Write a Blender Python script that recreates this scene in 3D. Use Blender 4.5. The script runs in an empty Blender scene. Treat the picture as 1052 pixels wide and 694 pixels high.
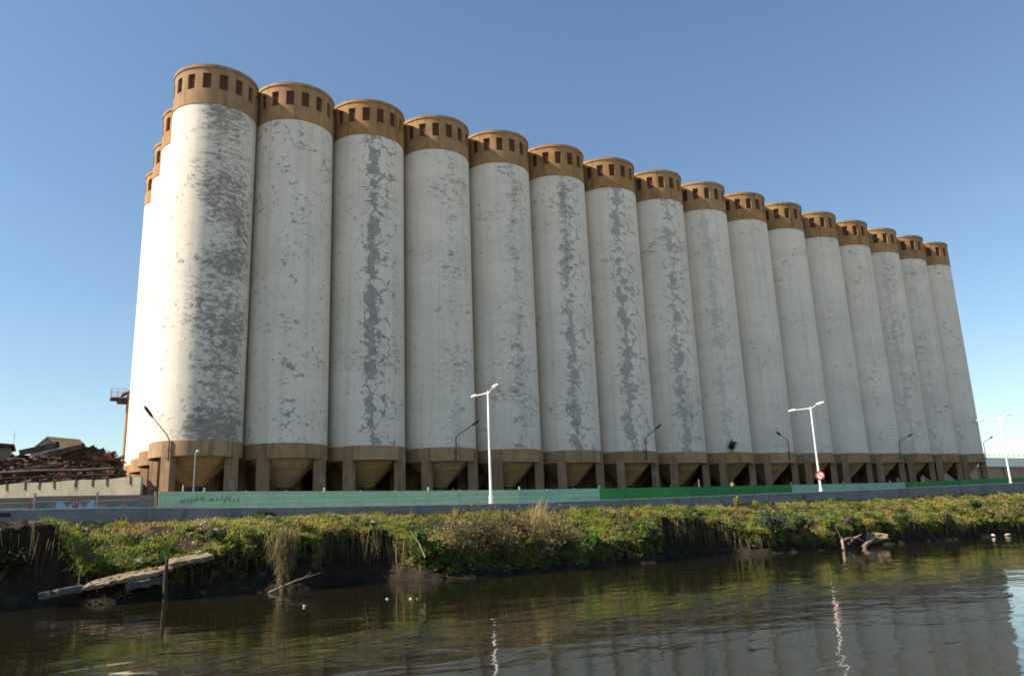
import bpy, bmesh, math, random
import numpy as np
from mathutils import Vector, Matrix, Euler
R_ = math.radians
rng = np.random.default_rng(7)
random.seed(7)
sc = bpy.context.scene
COL = sc.collection

# ------------------------------------------------------------------ camera (calibrated from the silo grid)
CAM_Z = 2.8
F_, YAW, PITCH, ROLL = 802.45, R_(30.72), R_(13.55), R_(-2.20)
fw = Vector((math.sin(YAW)*math.cos(PITCH), math.cos(YAW)*math.cos(PITCH), math.sin(PITCH)))
rt = fw.cross(Vector((0, 0, 1))).normalized()
up = rt.cross(fw)
rt2 = rt*math.cos(ROLL) + up*math.sin(ROLL)
up2 = up*math.cos(ROLL) - rt*math.sin(ROLL)
cd = bpy.data.cameras.new('camera'); cam = bpy.data.objects.new('camera', cd); COL.objects.link(cam)
m = Matrix((( rt2.x, up2.x, -fw.x, 0), (rt2.y, up2.y, -fw.y, 0), (rt2.z, up2.z, -fw.z, CAM_Z), (0, 0, 0, 1)))
cam.matrix_world = m
cd.sensor_width = 36; cd.lens = F_/1052*36; cd.shift_y = -4.67/1052
cd.clip_start = 0.3; cd.clip_end = 9000
sc.camera = cam

# ------------------------------------------------------------------ sky and sun
SUN_AZ, SUN_EL = R_(165), R_(40)          # azimuth from +X towards +Y
SUN = Vector((math.cos(SUN_AZ)*math.cos(SUN_EL), math.sin(SUN_AZ)*math.cos(SUN_EL), math.sin(SUN_EL)))
w = bpy.data.worlds.new('World'); sc.world = w; w.use_nodes = True
wn = w.node_tree.nodes; wl = w.node_tree.links
sky = wn.new('ShaderNodeTexSky'); sky.sky_type = 'NISHITA'; sky.sun_disc = False
sky.sun_elevation = SUN_EL; sky.sun_rotation = math.pi/2 - SUN_AZ + 2*math.pi
sky.air_density = 1.15; sky.dust_density = 0.1; sky.ozone_density = 1.1; sky.altitude = 0
bg = wn['Background']
tint = wn.new('ShaderNodeMix'); tint.data_type = 'RGBA'; tint.blend_type = 'MULTIPLY'; tint.inputs[0].default_value = 1
tint.inputs[7].default_value = (.875, .96, 1.0, 1); wl.new(sky.outputs[0], tint.inputs[6]); wl.new(tint.outputs[2], bg.inputs[0]); bg.inputs[1].default_value = 0.082
sl = bpy.data.lights.new('sun', 'SUN'); so = bpy.data.objects.new('sun', sl); COL.objects.link(so)
sl.energy = 5.0; sl.angle = R_(0.53); sl.color = (1.0, 0.87, 0.70)
so.rotation_euler = SUN.to_track_quat('Z', 'Y').to_euler(); so.location = (0, 0, 120)
vs = sc.view_settings
vs.view_transform = 'Standard'; vs.look = 'None'; vs.gamma = 1; vs.exposure = 0.90; vs.use_curve_mapping = False

# ------------------------------------------------------------------ tagging helpers
def link(o, parent=None):
    COL.objects.link(o)
    if parent is not None: o.parent = parent
    return o
def tag(o, label=None, cat=None, group=None, kind=None):
    if label: o['label'] = label
    if cat: o['category'] = cat
    if group: o['group'] = group
    if kind: o['kind'] = kind
    return o
def empty(name, loc, rz=0):
    o = bpy.data.objects.new(name, None); o.location = loc; o.rotation_euler = (0, 0, rz)
    o.empty_display_size = 0.5
    return link(o)
def copy_tree(o, parent=None):
    c = o.copy(); COL.objects.link(c)
    if parent is not None: c.parent = parent
    for ch in list(o.children): copy_tree(ch, c)
    return c

class MB:
    """collects quads/polys and builds one mesh object"""
    def __init__(s): s.v = []; s.f = []; s.sm = []; s.uv = []; s.hasuv = False
    def face(s, pts, smooth=False, uv=None):
        n = len(s.v); s.v += [tuple(p) for p in pts]; s.f.append(tuple(range(n, n+len(pts)))); s.sm.append(smooth)
        s.uv.append(uv if uv else [(0, 0)]*len(pts))
        if uv: s.hasuv = True
    def grid(s, P, smooth=True, UV=None, skip=None, closed=False):
        """P[i][j] points; faces between i,i+1 and j,j+1"""
        n = len(s.v); ni = len(P); nj = len(P[0])
        for r in P: s.v += [tuple(p) for p in r]
        for i in range(ni-1):
            for j in range(nj-1 if not closed else nj):
                if skip and skip(i, j): continue
                j2 = (j+1) % nj
                s.f.append((n+i*nj+j, n+i*nj+j2, n+(i+1)*nj+j2, n+(i+1)*nj+j)); s.sm.append(smooth)
                if UV: s.uv.append([UV[i][j], UV[i][j+1], UV[i+1][j+1], UV[i+1][j]]); s.hasuv = True
                else: s.uv.append([(0, 0)]*4)
    def box(s, c, d, rz=0, M=None, bev=0.0):
        hx, hy, hz = d[0]/2, d[1]/2, d[2]/2
        co, si = math.cos(rz), math.sin(rz)
        def T(x, y, z):
            if M is not None: p = M @ Vector((x, y, z)); return (p.x+c[0], p.y+c[1], p.z+c[2])
            return (c[0]+x*co-y*si, c[1]+x*si+y*co, c[2]+z)
        bv = [T(x, y, z) for x in (-hx, hx) for y in (-hy, hy) for z in (-hz, hz)]
        for q in ((0, 1, 3, 2), (4, 6, 7, 5), (0, 4, 5, 1), (2, 3, 7, 6), (0, 2, 6, 4), (1, 5, 7, 3)):
            s.face([bv[k] for k in q])
    def tube(s, pts, rad, n=8, cap=True, smooth=True):
        pts = [Vector(p) for p in pts]
        if not hasattr(rad, '__len__'): rad = [rad]*len(pts)
        rings = []; prev = None
        for i, p in enumerate(pts):
            t = (pts[min(i+1, len(pts)-1)] - pts[max(i-1, 0)]).normalized()
            a = Vector((0, 0, 1)) if abs(t.z) < 0.9 else Vector((1, 0, 0))
            u = t.cross(a).normalized() if prev is None else (prev - t*prev.dot(t)).normalized()
            prev = u; v = t.cross(u)
            rings.append([p + (u*math.cos(2*math.pi*k/n) + v*math.sin(2*math.pi*k/n))*rad[i] for k in range(n)])
        s.grid(rings, smooth, closed=True)
        if cap:
            s.face(list(reversed(rings[0]))); s.face(rings[-1])
    def lathe(s, prof, n=24, smooth=True, c=(0, 0, 0)):
        P = [[(c[0]+r*math.cos(2*math.pi*k/n), c[1]+r*math.sin(2*math.pi*k/n), c[2]+z) for k in range(n)] for r, z in prof]
        s.grid(P, smooth, closed=True)
    def mesh(s, name, mat):
        me = bpy.data.meshes.new(name); me.from_pydata(s.v, [], s.f)
        me.polygons.foreach_set('use_smooth', s.sm)
        if s.hasuv:
            ul = me.uv_layers.new(name='UVMap'); flat = [c for f in s.uv for p in f for c in p]
            ul.data.foreach_set('uv', flat)
        if mat: me.materials.append(mat)
        me.update(); return me
    def build(s, name, mat, parent=None, loc=None):
        o = bpy.data.objects.new(name, s.mesh(name, mat)); link(o, parent)
        if loc: o.location = loc
        return o

# ------------------------------------------------------------------ materials
class N:
    def __init__(s, name):
        s.m = bpy.data.materials.new(name); s.m.use_nodes = True
        s.t = s.m.node_tree; s.n = s.t.nodes; s.b = s.n['Principled BSDF']; s.out = s.n['Material Output']
    def add(s, k, **kw):
        n = s.n.new(k)
        for a, v in kw.items(): setattr(n, a, v)
        return n
    def L(s, a, b): s.t.links.new(a, b)
    def noise(s, vec, scale, detail=4, rough=.55, dist=0, scl=None):
        n = s.add('ShaderNodeTexNoise'); n.inputs['Scale'].default_value = scale; n.inputs['Detail'].default_value = detail
        n.inputs['Roughness'].default_value = rough; n.inputs['Distortion'].default_value = dist
        if scl:
            mp = s.add('ShaderNodeMapping'); mp.inputs['Scale'].default_value = scl; s.L(vec, mp.inputs[0]); vec = mp.outputs[0]
        s.L(vec, n.inputs['Vector']); return n.outputs['Fac']
    def math(s, op, a, b=0.0, c=0.0, clamp=False):
        n = s.add('ShaderNodeMath', operation=op); n.use_clamp = clamp
        for i, v in enumerate((a, b, c)):
            if isinstance(v, (int, float)): n.inputs[i].default_value = v
            else: s.L(v, n.inputs[i])
        return n.outputs[0]
    def mix(s, f, a, b, bt='MIX'):
        n = s.add('ShaderNodeMix', data_type='RGBA', blend_type=bt)
        for k, v in ((0, f), (6, a), (7, b)):
            if isinstance(v, (int, float)): n.inputs[k].default_value = v
            elif isinstance(v, tuple): n.inputs[k].default_value = v+(1,) if len(v) == 3 else v
            else: s.L(v, n.inputs[k])
        return n.outputs[2]
    def ramp(s, f, a, b):
        n = s.add('ShaderNodeMapRange'); n.interpolation_type = 'SMOOTHSTEP'
        n.inputs['From Min'].default_value = a; n.inputs['From Max'].default_value = b
        s.L(f, n.inputs['Value']); return n.outputs[0]
    def pos(s): return s.add('ShaderNodeNewGeometry').outputs['Position']
    def objc(s): return s.add('ShaderNodeTexCoord').outputs['Object']
    def attr(s, name):
        n = s.add('ShaderNodeAttribute', attribute_type='OBJECT', attribute_name=name); return n.outputs['Fac']
    def bump(s, h, st, d=.05):
        n = s.add('ShaderNodeBump'); n.inputs['Strength'].default_value = st; n.inputs['Distance'].default_value = d
        s.L(h, n.inputs['Height']); s.L(n.outputs[0], s.b.inputs['Normal'])
    def col(s, c):
        if isinstance(c, tuple): s.b.inputs['Base Color'].default_value = c+(1,)
        else: s.L(c, s.b.inputs['Base Color'])
    def set(s, rough=.8, metal=0, spec=.3):
        s.b.inputs['Roughness'].default_value = rough; s.b.inputs['Metallic'].default_value = metal
        s.b.inputs['Specular IOR Level'].default_value = spec; return s.m

def simple(name, c, c2=None, scale=3, rough=.8, metal=0, spec=.3, bump=0, scl=None, lo=.35, hi=.65):
    n = N(name); p = n.pos()
    f = n.noise(p, scale, 5, .6, scl=scl)
    n.col(n.mix(n.ramp(f, lo, hi), c, c2 or tuple(x*.7 for x in c)))
    if bump: n.bump(f, bump)
    return n.set(rough, metal, spec)

def mat_shaft():
    n = N('weathered_white_paint')
    uv = n.add('ShaderNodeUVMap').outputs[0]
    seed = n.attr('seed')
    sx = n.add('ShaderNodeCombineXYZ'); n.L(seed, sx.inputs[2])
    va = n.add('ShaderNodeVectorMath', operation='ADD'); n.L(uv, va.inputs[0]); n.L(sx.outputs[0], va.inputs[1]); v = va.outputs[0]
    sep = n.add('ShaderNodeSeparateXYZ'); n.L(uv, sep.inputs[0]); U, V = sep.outputs[0], sep.outputs[1]
    # peel band (a column of flaked paint), wobbling sideways
    wob = n.math('MULTIPLY', n.math('SUBTRACT', n.noise(v, .30, 3, .6, scl=(.2, 1, 1)), .5), 3.2)
    d = n.math('ABSOLUTE', n.math('ADD', n.math('SUBTRACT', U, n.attr('peel_pos')), wob))
    band = n.math('SUBTRACT', 1.0, n.math('DIVIDE', d, n.attr('peel_width')), clamp=True)
    brk = n.ramp(n.noise(v, .55, 4, .65, .2, scl=(.5, 1, 1)), .36, .60)
    band = n.math('MULTIPLY', n.math('MULTIPLY', band, n.math('ADD', n.math('MULTIPLY', brk, .75), .25)), n.attr('peel_amt'))
    # sideways tongues running off the band
    d2 = n.math('SUBTRACT', 1.0, n.math('DIVIDE', d, 2.6), clamp=True)
    tong = n.math('MULTIPLY', n.math('MULTIPLY', n.ramp(n.noise(v, 1.0, 4, .6, .4, scl=(.42, 1.5, 1)), .47, .68), d2), n.attr('peel_amt'))
    n1 = n.noise(v, 1.0, 8, .68, .6, scl=(1.5, 1.6, 1))
    lump = n.noise(v, .42, 4, .6, .3, scl=(.8, .55, 1))
    s1 = n.math('ADD', n.math('MULTIPLY', n1, .74), n.math('MULTIPLY', lump, .26))
    s1 = n.math('ADD', s1, n.math('MULTIPLY', band, .15))
    s1 = n.math('ADD', s1, n.math('MULTIPLY', tong, .15))
    peel = n.ramp(s1, .60, .64)
    # a torn seam of bare render with curling cracks running off it
    w1 = n.math('MULTIPLY', n.math('SUBTRACT', n.noise(v, .9, 5, .65, scl=(.25, 1, 1)), .5), 2.4)
    ds = n.math('ADD', n.math('ADD', n.math('SUBTRACT', U, n.attr('peel_pos')), w1), n.math('MULTIPLY', wob, .3))
    wv = n.math('MULTIPLY', n.ramp(n.noise(v, .75, 4, .65, scl=(.6, 1, 1)), .38, .70), .80)
    gap = n.ramp(n.noise(v, .35, 3, .6, scl=(.3, 1, 1)), .36, .44)
    seam = n.math('LESS_THAN', n.math('ABSOLUTE', ds), n.math('MULTIPLY', n.math('ADD', wv, .09), gap))
    vv = n.add('ShaderNodeTexVoronoi'); vv.feature = 'DISTANCE_TO_EDGE'; vv.inputs['Scale'].default_value = .62
    nz = n.add('ShaderNodeTexNoise'); nz.inputs['Scale'].default_value = .9; nz.inputs['Detail'].default_value = 5; n.L(v, nz.inputs['Vector'])
    dv = n.add('ShaderNodeVectorMath', operation='MULTIPLY_ADD'); n.L(nz.outputs['Color'], dv.inputs[0]); dv.inputs[1].default_value = (1.3, 1.3, 0); n.L(v, dv.inputs[2]); n.L(dv.outputs[0], vv.inputs['Vector'])
    fall = n.math('SUBTRACT', 1.0, n.math('DIVIDE', n.math('ABSOLUTE', n.math('SUBTRACT', ds, .9)), 2.6), clamp=True)
    cw = n.math('MULTIPLY', n.ramp(n.noise(v, 1.3, 5, .7), .44, .64), n.math('MULTIPLY', fall, .14))
    crack = n.math('LESS_THAN', vv.outputs['Distance'], cw)
    net = n.math('MULTIPLY', n.math('MAXIMUM', seam, crack), n.attr('seam'))
    # isolated flakes over the whole shaft
    n2 = n.noise(v, 1.7, 6, .7, .3, scl=(1, .8, 1)); big = n.noise(v, .28, 2, .5)
    sp = n.math('ADD', n.math('MULTIPLY', n2, .75), n.math('MULTIPLY', big, .25))
    sp = n.math('ADD', sp, n.math('MULTIPLY', n.attr('spots'), .09))
    spot = n.ramp(sp, .655, .69)
    # horizontally scoured, mouldy paint (strong on the nearest silo)
    n3 = n.noise(v, 1.0, 8, .8, .15, scl=(1.25, 2.7, 1)); n4 = n.noise(v, .22, 3, .55, scl=(.7, 1.3, 1))
    dm = n.math('SUBTRACT', 1.0, n.math('DIVIDE', n.math('ABSOLUTE', n.math('SUBTRACT', U, n.attr('mould_pos'))), 4.6), clamp=True)
    mo = n.math('ADD', n.math('ADD', n.math('MULTIPLY', n3, .68), n.math('MULTIPLY', n4, .32)), n.math('MULTIPLY', n.math('MULTIPLY', n.ramp(dm, .05, .75), n.attr('mould')), .115))
    mould = n.ramp(mo, .56, .66)
    # paint base with faint lifts and runs
    runs = n.noise(v, 1.0, 4, .6, scl=(1.5, .05, 1)); cloud = n.noise(v, .18, 4, .6)
    fine = n.noise(v, 7.0, 3, .6)
    base = n.mix(n.ramp(cloud, .3, .7), (.80, .715, .605), (.71, .64, .545))
    base = n.mix(n.math('MULTIPLY', n.ramp(runs, .45, .75), .45), base, (.52, .475, .39))
    base = n.mix(n.math('MULTIPLY', n.ramp(fine, .4, .7), .18), base, (.42, .40, .36))
    lift = n.math('FRACT', n.math('DIVIDE', V, 1.25)); ll = n.math('LESS_THAN', lift, .05)
    base = n.mix(n.math('MULTIPLY', ll, .12), base, (.3, .29, .27))
    cz = n.add('ShaderNodeCombineXYZ'); n.L(n.math('FLOOR', n.math('DIVIDE', V, 1.25)), cz.inputs[1]); n.L(seed, cz.inputs[0])
    lv = n.add('ShaderNodeTexWhiteNoise'); lv.noise_dimensions = '2D'; n.L(cz.outputs[0], lv.inputs['Vector'])
    base = n.mix(n.math('MULTIPLY', lv.outputs['Value'], .16), base, (.50, .46, .38))
    rust = n.math('MULTIPLY', n.ramp(n.noise(v, 1.0, 5, .65, scl=(2.2, .035, 1)), .56, .74), n.ramp(n.noise(v, .12, 3, .5), .40, .62))
    base = n.mix(n.math('MULTIPLY', rust, .30), base, (.36, .27, .17))
    grey = n.mix(n.ramp(n2, .35, .65), (.17, .165, .155), (.28, .275, .27))
    c = n.mix(n.math('MULTIPLY', mould, .74), base, (.13, .12, .10))
    c = n.mix(n.math('MULTIPLY', spot, .62), c, (.15, .15, .15))
    c = n.mix(n.math('MULTIPLY', n.math('MAXIMUM', peel, net), n.attr('peel_dark')), c, grey)
    n.col(c)
    n.bump(n.math('SUBTRACT', n.math('MULTIPLY', n2, .4), peel), .35, .02)
    return n.set(.85, 0, .2)

def mat_ochre(name, a, b, patch=.25, dirt=.5):
    n = N(name); p = n.pos()
    f = n.noise(p, .8, 5, .65); f2 = n.noise(p, 3.0, 5, .65); f3 = n.noise(p, 1.1, 5, .6, .3)
    st = n.noise(p, 1.0, 4, .6, scl=(1.6, 1.6, .12))
    c = n.mix(n.ramp(f, .3, .7), a, b)
    c = n.mix(n.math('MULTIPLY', n.ramp(st, .5, .72), dirt), c, tuple(x*.45 for x in b))
    c = n.mix(n.math('MULTIPLY', n.ramp(f2, .45, .75), .3), c, tuple(x*.5 for x in a))
    if patch: c = n.mix(n.math('MULTIPLY', n.ramp(f3, .62, .70), patch), c, (.36, .34, .32))
    sep = n.add('ShaderNodeSeparateXYZ'); n.L(p, sep.inputs[0])
    fr = n.math('LESS_THAN', n.math('FRACT', n.math('MULTIPLY', sep.outputs[2], 2.2)), .06)
    c = n.mix(n.math('MULTIPLY', fr, .25), c, tuple(x*.4 for x in a))
    oi = n.add('ShaderNodeObjectInfo')
    hv = n.add('ShaderNodeHueSaturation'); n.L(n.math('ADD', .90, n.math('MULTIPLY', oi.outputs['Random'], .20)), hv.inputs['Value'])
    n.L(n.math('ADD', .90, n.math('MULTIPLY', n.math('FRACT', n.math('MULTIPLY', oi.outputs['Random'], 7.3)), .14)), hv.inputs['Saturation']); n.L(c, hv.inputs['Color'])
    n.col(hv.outputs[0]); n.bump(f2, .3, .03)
    return n.set(.88, 0, .2)

def mat_pier():
    n = N('worn_pier_concrete'); p = n.pos()
    f = n.noise(p, .9, 5, .65); f2 = n.noise(p, 2.6, 6, .7); f3 = n.noise(p, .55, 4, .6, .3)
    st = n.noise(p, 1.0, 4, .6, scl=(3, 3, .2))
    c = n.mix(n.ramp(f, .3, .7), (.36, .22, .115), (.24, .16, .10))
    c = n.mix(n.math('MULTIPLY', n.ramp(st, .48, .7), .6), c, (.10, .075, .055))
    c = n.mix(n.math('MULTIPLY', n.ramp(f3, .60, .66), .5), c, (.33, .33, .33))
    c = n.mix(n.math('MULTIPLY', n.ramp(f2, .5, .8), .35), c, (.12, .09, .07))
    n.col(c); n.bump(f2, .35, .03)
    return n.set(.9, 0, .2)

def mat_concrete(name, c1, c2, stain=(.12, .12, .11), bump=.3, s=1.0):
    n = N(name); p = n.pos()
    f = n.noise(p, .5*s, 5, .65); f2 = n.noise(p, 3.5*s, 6, .7); st = n.noise(p, 1.2*s, 5, .6, scl=(1, 1, .35))
    c = n.mix(n.ramp(f, .3, .7), c1, c2); c = n.mix(n.math('MULTIPLY', n.ramp(st, .52, .72), .6), c, stain)
    c = n.mix(n.math('MULTIPLY', n.ramp(f2, .45, .75), .3), c, stain)
    n.col(c); n.bump(f2, bump, .02); return n.set(.9, 0, .2)

def mat_painted(name, a, b, wear=(.30, .34, .29), amt=.5):
    n = N(name); p = n.pos()
    f = n.noise(p, .6, 5, .65, scl=(.6, 1, 1.5)); f2 = n.noise(p, 2.2, 6, .7, scl=(.7, 1, 2.2)); st = n.noise(p, 2.0, 5, .7, scl=(1.6, 1, .25))
    c = n.mix(n.ramp(f, .3, .7), a, b)
    c = n.mix(n.math('MULTIPLY', n.ramp(f2, .5, .68), amt), c, wear)
    c = n.mix(n.math('MULTIPLY', n.ramp(st, .56, .75), .5), c, tuple(x*.35 for x in b))
    sep = n.add('ShaderNodeSeparateXYZ'); n.L(p, sep.inputs[0])
    fr = n.math('LESS_THAN', n.math('FRACT', n.math('MULTIPLY', sep.outputs[2], 2.5)), .10)
    c = n.mix(n.math('MULTIPLY', fr, .4), c, tuple(x*.3 for x in a))
    n.col(c); n.bump(f2, .3, .02); return n.set(.75, 0, .25)

def mat_foliage(name, trans=.48, rough=.6):
    n = N(name)
    at = n.add('ShaderNodeAttribute', attribute_type='GEOMETRY', attribute_name='tint')
    n.L(at.outputs['Color'], n.b.inputs['Base Color'])
    tr = n.add('ShaderNodeBsdfTranslucent'); n.L(at.outputs['Color'], tr.inputs['Color'])
    mx = n.add('ShaderNodeMixShader'); mx.inputs[0].default_value = trans
    n.L(n.b.outputs[0], mx.inputs[1]); n.L(tr.outputs[0], mx.inputs[2]); n.L(mx.outputs[0], n.out.inputs[0])
    n.set(rough, 0, .25); return n.m

def mat_bank():
    n = N('bank_soil'); p = n.pos()
    f = n.noise(p, .9, 6, .7); f2 = n.noise(p, 4.5, 6, .7); st = n.noise(p, 1.5, 5, .7, scl=(1.2, 1.2, .25))
    c = n.mix(n.ramp(f, .35, .65), (.022, .016, .011), (.042, .029, .018))
    c = n.mix(n.ramp(f2, .4, .7), c, (.025, .018, .013)); c = n.mix(n.math('MULTIPLY', n.ramp(st, .5, .7), .4), c, (.075, .048, .028))
    # wet foot of the bank
    sep = n.add('ShaderNodeSeparateXYZ'); n.L(p, sep.inputs[0])
    wet = n.ramp(n.math('ADD', sep.outputs[2], n.math('MULTIPLY', f, .5)), .75, .25)
    c = n.mix(n.math('MULTIPLY', wet, .6), c, (.018, .014, .010))
    n.col(c); n.bump(n.math('ADD', f2, st), .8, .12); return n.set(.92, 0, .2)

def mat_water():
    n = N('river_water'); p = n.pos()
    a = n.noise(p, .55, 3, .5, .8, scl=(.55, 1.0, 1)); b = n.noise(p, 1.9, 2, .5, .5, scl=(.6, 1.1, 1)); c_ = n.noise(p, .16, 3, .5, scl=(.8, 1.2, 1))
    h = n.math('ADD', n.math('MULTIPLY', a, 1.0), n.math('ADD', n.math('MULTIPLY', b, .16), n.math('MULTIPLY', c_, 1.3)))
    n.bump(h, 1.0, .032)
    n.col(n.mix(n.ramp(n.noise(p, .1, 3, .5), .3, .7), (.016, .014, .006), (.011, .010, .005)))
    n.b.inputs['IOR'].default_value = 1.5; n.set(.045, 0, .5); return n.m

def mat_asphalt():
    return simple('asphalt', (.055, .055, .055), (.04, .04, .042), 6, .9, bump=.3)

M = {}
M['shaft'] = mat_shaft()
M['cap'] = mat_ochre('ochre_cap_concrete', (.41, .238, .100), (.30, .180, .080), .35, .65)
M['beam'] = mat_ochre('brown_ring_concrete', (.41, .25, .12), (.30, .19, .095), .2, .6)
M['hop'] = mat_ochre('hopper_concrete', (.48, .30, .14), (.37, .235, .115), .1, .35)
M['pier'] = mat_pier()
M['joint'] = mat_concrete('joint_concrete', (.28, .27, .25), (.2, .19, .175))
M['window'] = simple('rust_brown_shutter', (.15, .058, .034), (.08, .034, .024), 4)
M['bar'] = simple('window_bar_paint', (.16, .07, .04), (.1, .05, .03), 4)
M['roof'] = simple('roof_felt', (.12, .115, .11), None, 1)
M['dark_metal'] = simple('dark_lamp_metal', (.07, .07, .075), (.045, .045, .05), 5, .5, .3)
M['grey_metal'] = simple('galvanised_steel', (.32, .32, .32), (.24, .24, .24), 5, .5, .4)
M['white_metal'] = simple('white_lamp_paint', (.78, .77, .74), (.66, .65, .62), 3, .45)
M['lens'] = simple('lamp_lens', (.7, .7, .66), (.6, .6, .56), 3, .2, spec=.6)
M['par'] = mat_concrete('parapet_concrete', (.235, .235, .245), (.17, .172, .185), (.075, .075, .08))
M['lgreen'] = mat_painted('pale_green_paint', (.38, .58, .37), (.31, .50, .32), (.48, .58, .46), .6)
M['tgreen'] = mat_painted('teal_green_paint', (.27, .50, .36), (.22, .42, .31), (.42, .54, .45), .6)
M['sgreen'] = mat_painted('strong_green_paint', (.035, .24, .065), (.03, .19, .055), (.10, .28, .13), .3)
M['block'] = mat_painted('bare_block_wall', (.21, .18, .15), (.16, .14, .12), (.25, .22, .19), .4)
M['wpost'] = mat_concrete('pale_post_concrete', (.42, .39, .35), (.34, .32, .29))
M['cream'] = mat_concrete('cream_wall_render', (.42, .37, .28), (.32, .28, .21), (.15, .13, .10))
M['soil'] = mat_bank()
M['water'] = mat_water()
M['asphalt'] = mat_asphalt()
M['paveslab'] = mat_concrete('pavement_concrete', (.3, .29, .27), (.24, .235, .22))
M['bounce_bank'] = mat_concrete('bounce_bank_concrete', (.58, .53, .46), (.50, .46, .40), (.36, .33, .28), s=.3)
M['line'] = simple('road_paint', (.7, .7, .68), (.5, .5, .48), 3)
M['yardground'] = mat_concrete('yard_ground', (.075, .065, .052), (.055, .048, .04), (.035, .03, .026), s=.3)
M['foliage'] = mat_foliage('leaf_blades')
M['twig'] = simple('dry_twig_bark', (.20, .13, .08), (.12, .075, .045), 8)
M['wood'] = simple('wet_driftwood', (.36, .26, .17), (.2, .14, .09), 3, .8, bump=.3, scl=(1, 1, 4))
M['postwood'] = simple('dark_rotten_wood', (.05, .038, .028), (.03, .024, .018), 3, .8, bump=.4)
M['rock'] = mat_concrete('pale_rubble', (.46, .38, .29), (.34, .28, .21), (.15, .12, .09), .5, 2)
M['slab'] = mat_concrete('broken_slab', (.29, .215, .14), (.19, .145, .10), (.07, .055, .04), .8, 2.6)
M['shadeslab'] = mat_concrete('shade_painted_slab', (.13, .12, .11), (.09, .085, .08), (.04, .04, .04), .5, 1.4)  # darker copy of the slab colour, with shade painted in
M['rust'] = simple('rusty_steel', (.13, .085, .066), (.065, .048, .042), 1.2, .85, .1, bump=.3, lo=.4, hi=.6)
M['rust2'] = simple('dark_rusty_steel', (.11, .058, .042), (.04, .028, .025), 1.5, .8, .1, bump=.3)
M['rust4'] = simple('highlight_rust', (.30, .19, .15), (.2, .1, .07), 1.5, .8)  # paler colour that paints sun highlights into the scrap
M['rust3'] = simple('orange_rust', (.42, .19, .09), (.2, .09, .05), 1.5, .85, .1, bump=.3)
M['shedroof'] = simple('tan_sheet_roof', (.30, .25, .165), (.24, .19, .12), .6, .8)
M['shedwall'] = simple('grey_gable_cladding', (.30, .29, .27), (.22, .22, .21), .8, .8)
M['white'] = simple('white_plastic', (.55, .53, .49), (.42, .40, .36), 4, .5)
M['brick'] = mat_concrete('tan_brick', (.42, .31, .22), (.35, .25, .18), (.25, .18, .13), s=.5)
M['blue'] = simple('blue_spray_paint', (.16, .33, .50), (.24, .42, .56), 2)
M['red'] = simple('red_spray_paint', (.32, .07, .06), (.24, .06, .055), 2)
M['teal'] = simple('teal_spray_paint', (.06, .20, .22), (.05, .14, .17), 2)
M['dkpaint'] = simple('dark_spray_paint', (.11, .19, .14), (.13, .24, .17), 2)
M['palep'] = simple('pale_patch_paint', (.36, .42, .38), (.3, .36, .33), 2)
M['signred'] = simple('sign_red', (.62, .05, .045), (.55, .05, .04), 3, .5)
M['signwhite'] = simple('sign_white', (.8, .8, .78), (.72, .72, .7), 3, .5)
M['black'] = simple('black_rubber', (.02, .02, .02), (.03, .03, .03), 3, .8)
M['ochre_end'] = mat_ochre('ochre_tower_concrete', (.38, .22, .08), (.30, .17, .07), .1, .4)

# ------------------------------------------------------------------ ground levels
def zg(x):
    t = np.clip((np.asarray(x, float)-45)/105, 0, 1); return 3.6 + 0.95*t*t*(3-2*t)*1.0

# ------------------------------------------------------------------ numpy value noise
_perm = rng.random((64, 64, 16))
def vnoise(x, y, z=0):
    x = np.asarray(x, float); y = np.asarray(y, float); z = np.zeros_like(x)+z
    xi, yi, zi = np.floor(x).astype(int), np.floor(y).astype(int), np.floor(z).astype(int)
    fx, fy, fz = x-xi, y-yi, z-zi
    fx, fy, fz = (a*a*(3-2*a) for a in (fx, fy, fz))
    def g(a, b, c): return _perm[(xi+a) % 64, (yi+b) % 64, (zi+c) % 16]
    r = 0
    for a in (0, 1):
        for b in (0, 1):
            for c in (0, 1):
                r = r + g(a, b, c)*(fx if a else 1-fx)*(fy if b else 1-fy)*(fz if c else 1-fz)
    return r
def fbm(x, y, z=0, o=4):
    r = 0; a = .5; t = 0
    for k in range(o):
        r = r + a*vnoise(x*2**k+17*k, y*2**k+5*k, z*2**k); t += a; a *= .55
    return r/t

# ------------------------------------------------------------------ terrain, river, road
def structure(o, label=None): o['kind'] = 'structure'; return o
xs = np.concatenate([[-4000, -1500, -500, -150], np.arange(-60, 171, 3.0), [250, 500, 1500, 4000]])
ys = np.array([46.5, 49.0, 52, 57, 62, 70, 90, 120, 160, 300, 900, 2500, 6000])
g = MB(); g.grid([[(x, y, float(zg(x))-(0.14 if 50.2 < 0 else 0)) for y in ys] for x in xs], True)
structure(g.build('ground', M['yardground']))
wm = MB(); wm.grid([[(x, y, 0.0) for y in (-400, -60, -10, 10, 25, 43.5)] for x in (-4000, -300, -80, 0, 60, 120, 250, 4000)], True)
structure(wm.build('water', M['water']))
# unseen far bank behind the camera, added pale to bounce sunlight onto the silos
qm = MB(); qm.grid([[(x, -30, -1.0), (x, -30.2, 3.2), (x, -60, 3.3), (x, -200, 3.4), (x, -2500, 3.4)] for x in np.linspace(-1500, 1500, 13)], False)
structure(qm.build('bounce_bank', M['bounce_bank']))
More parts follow.
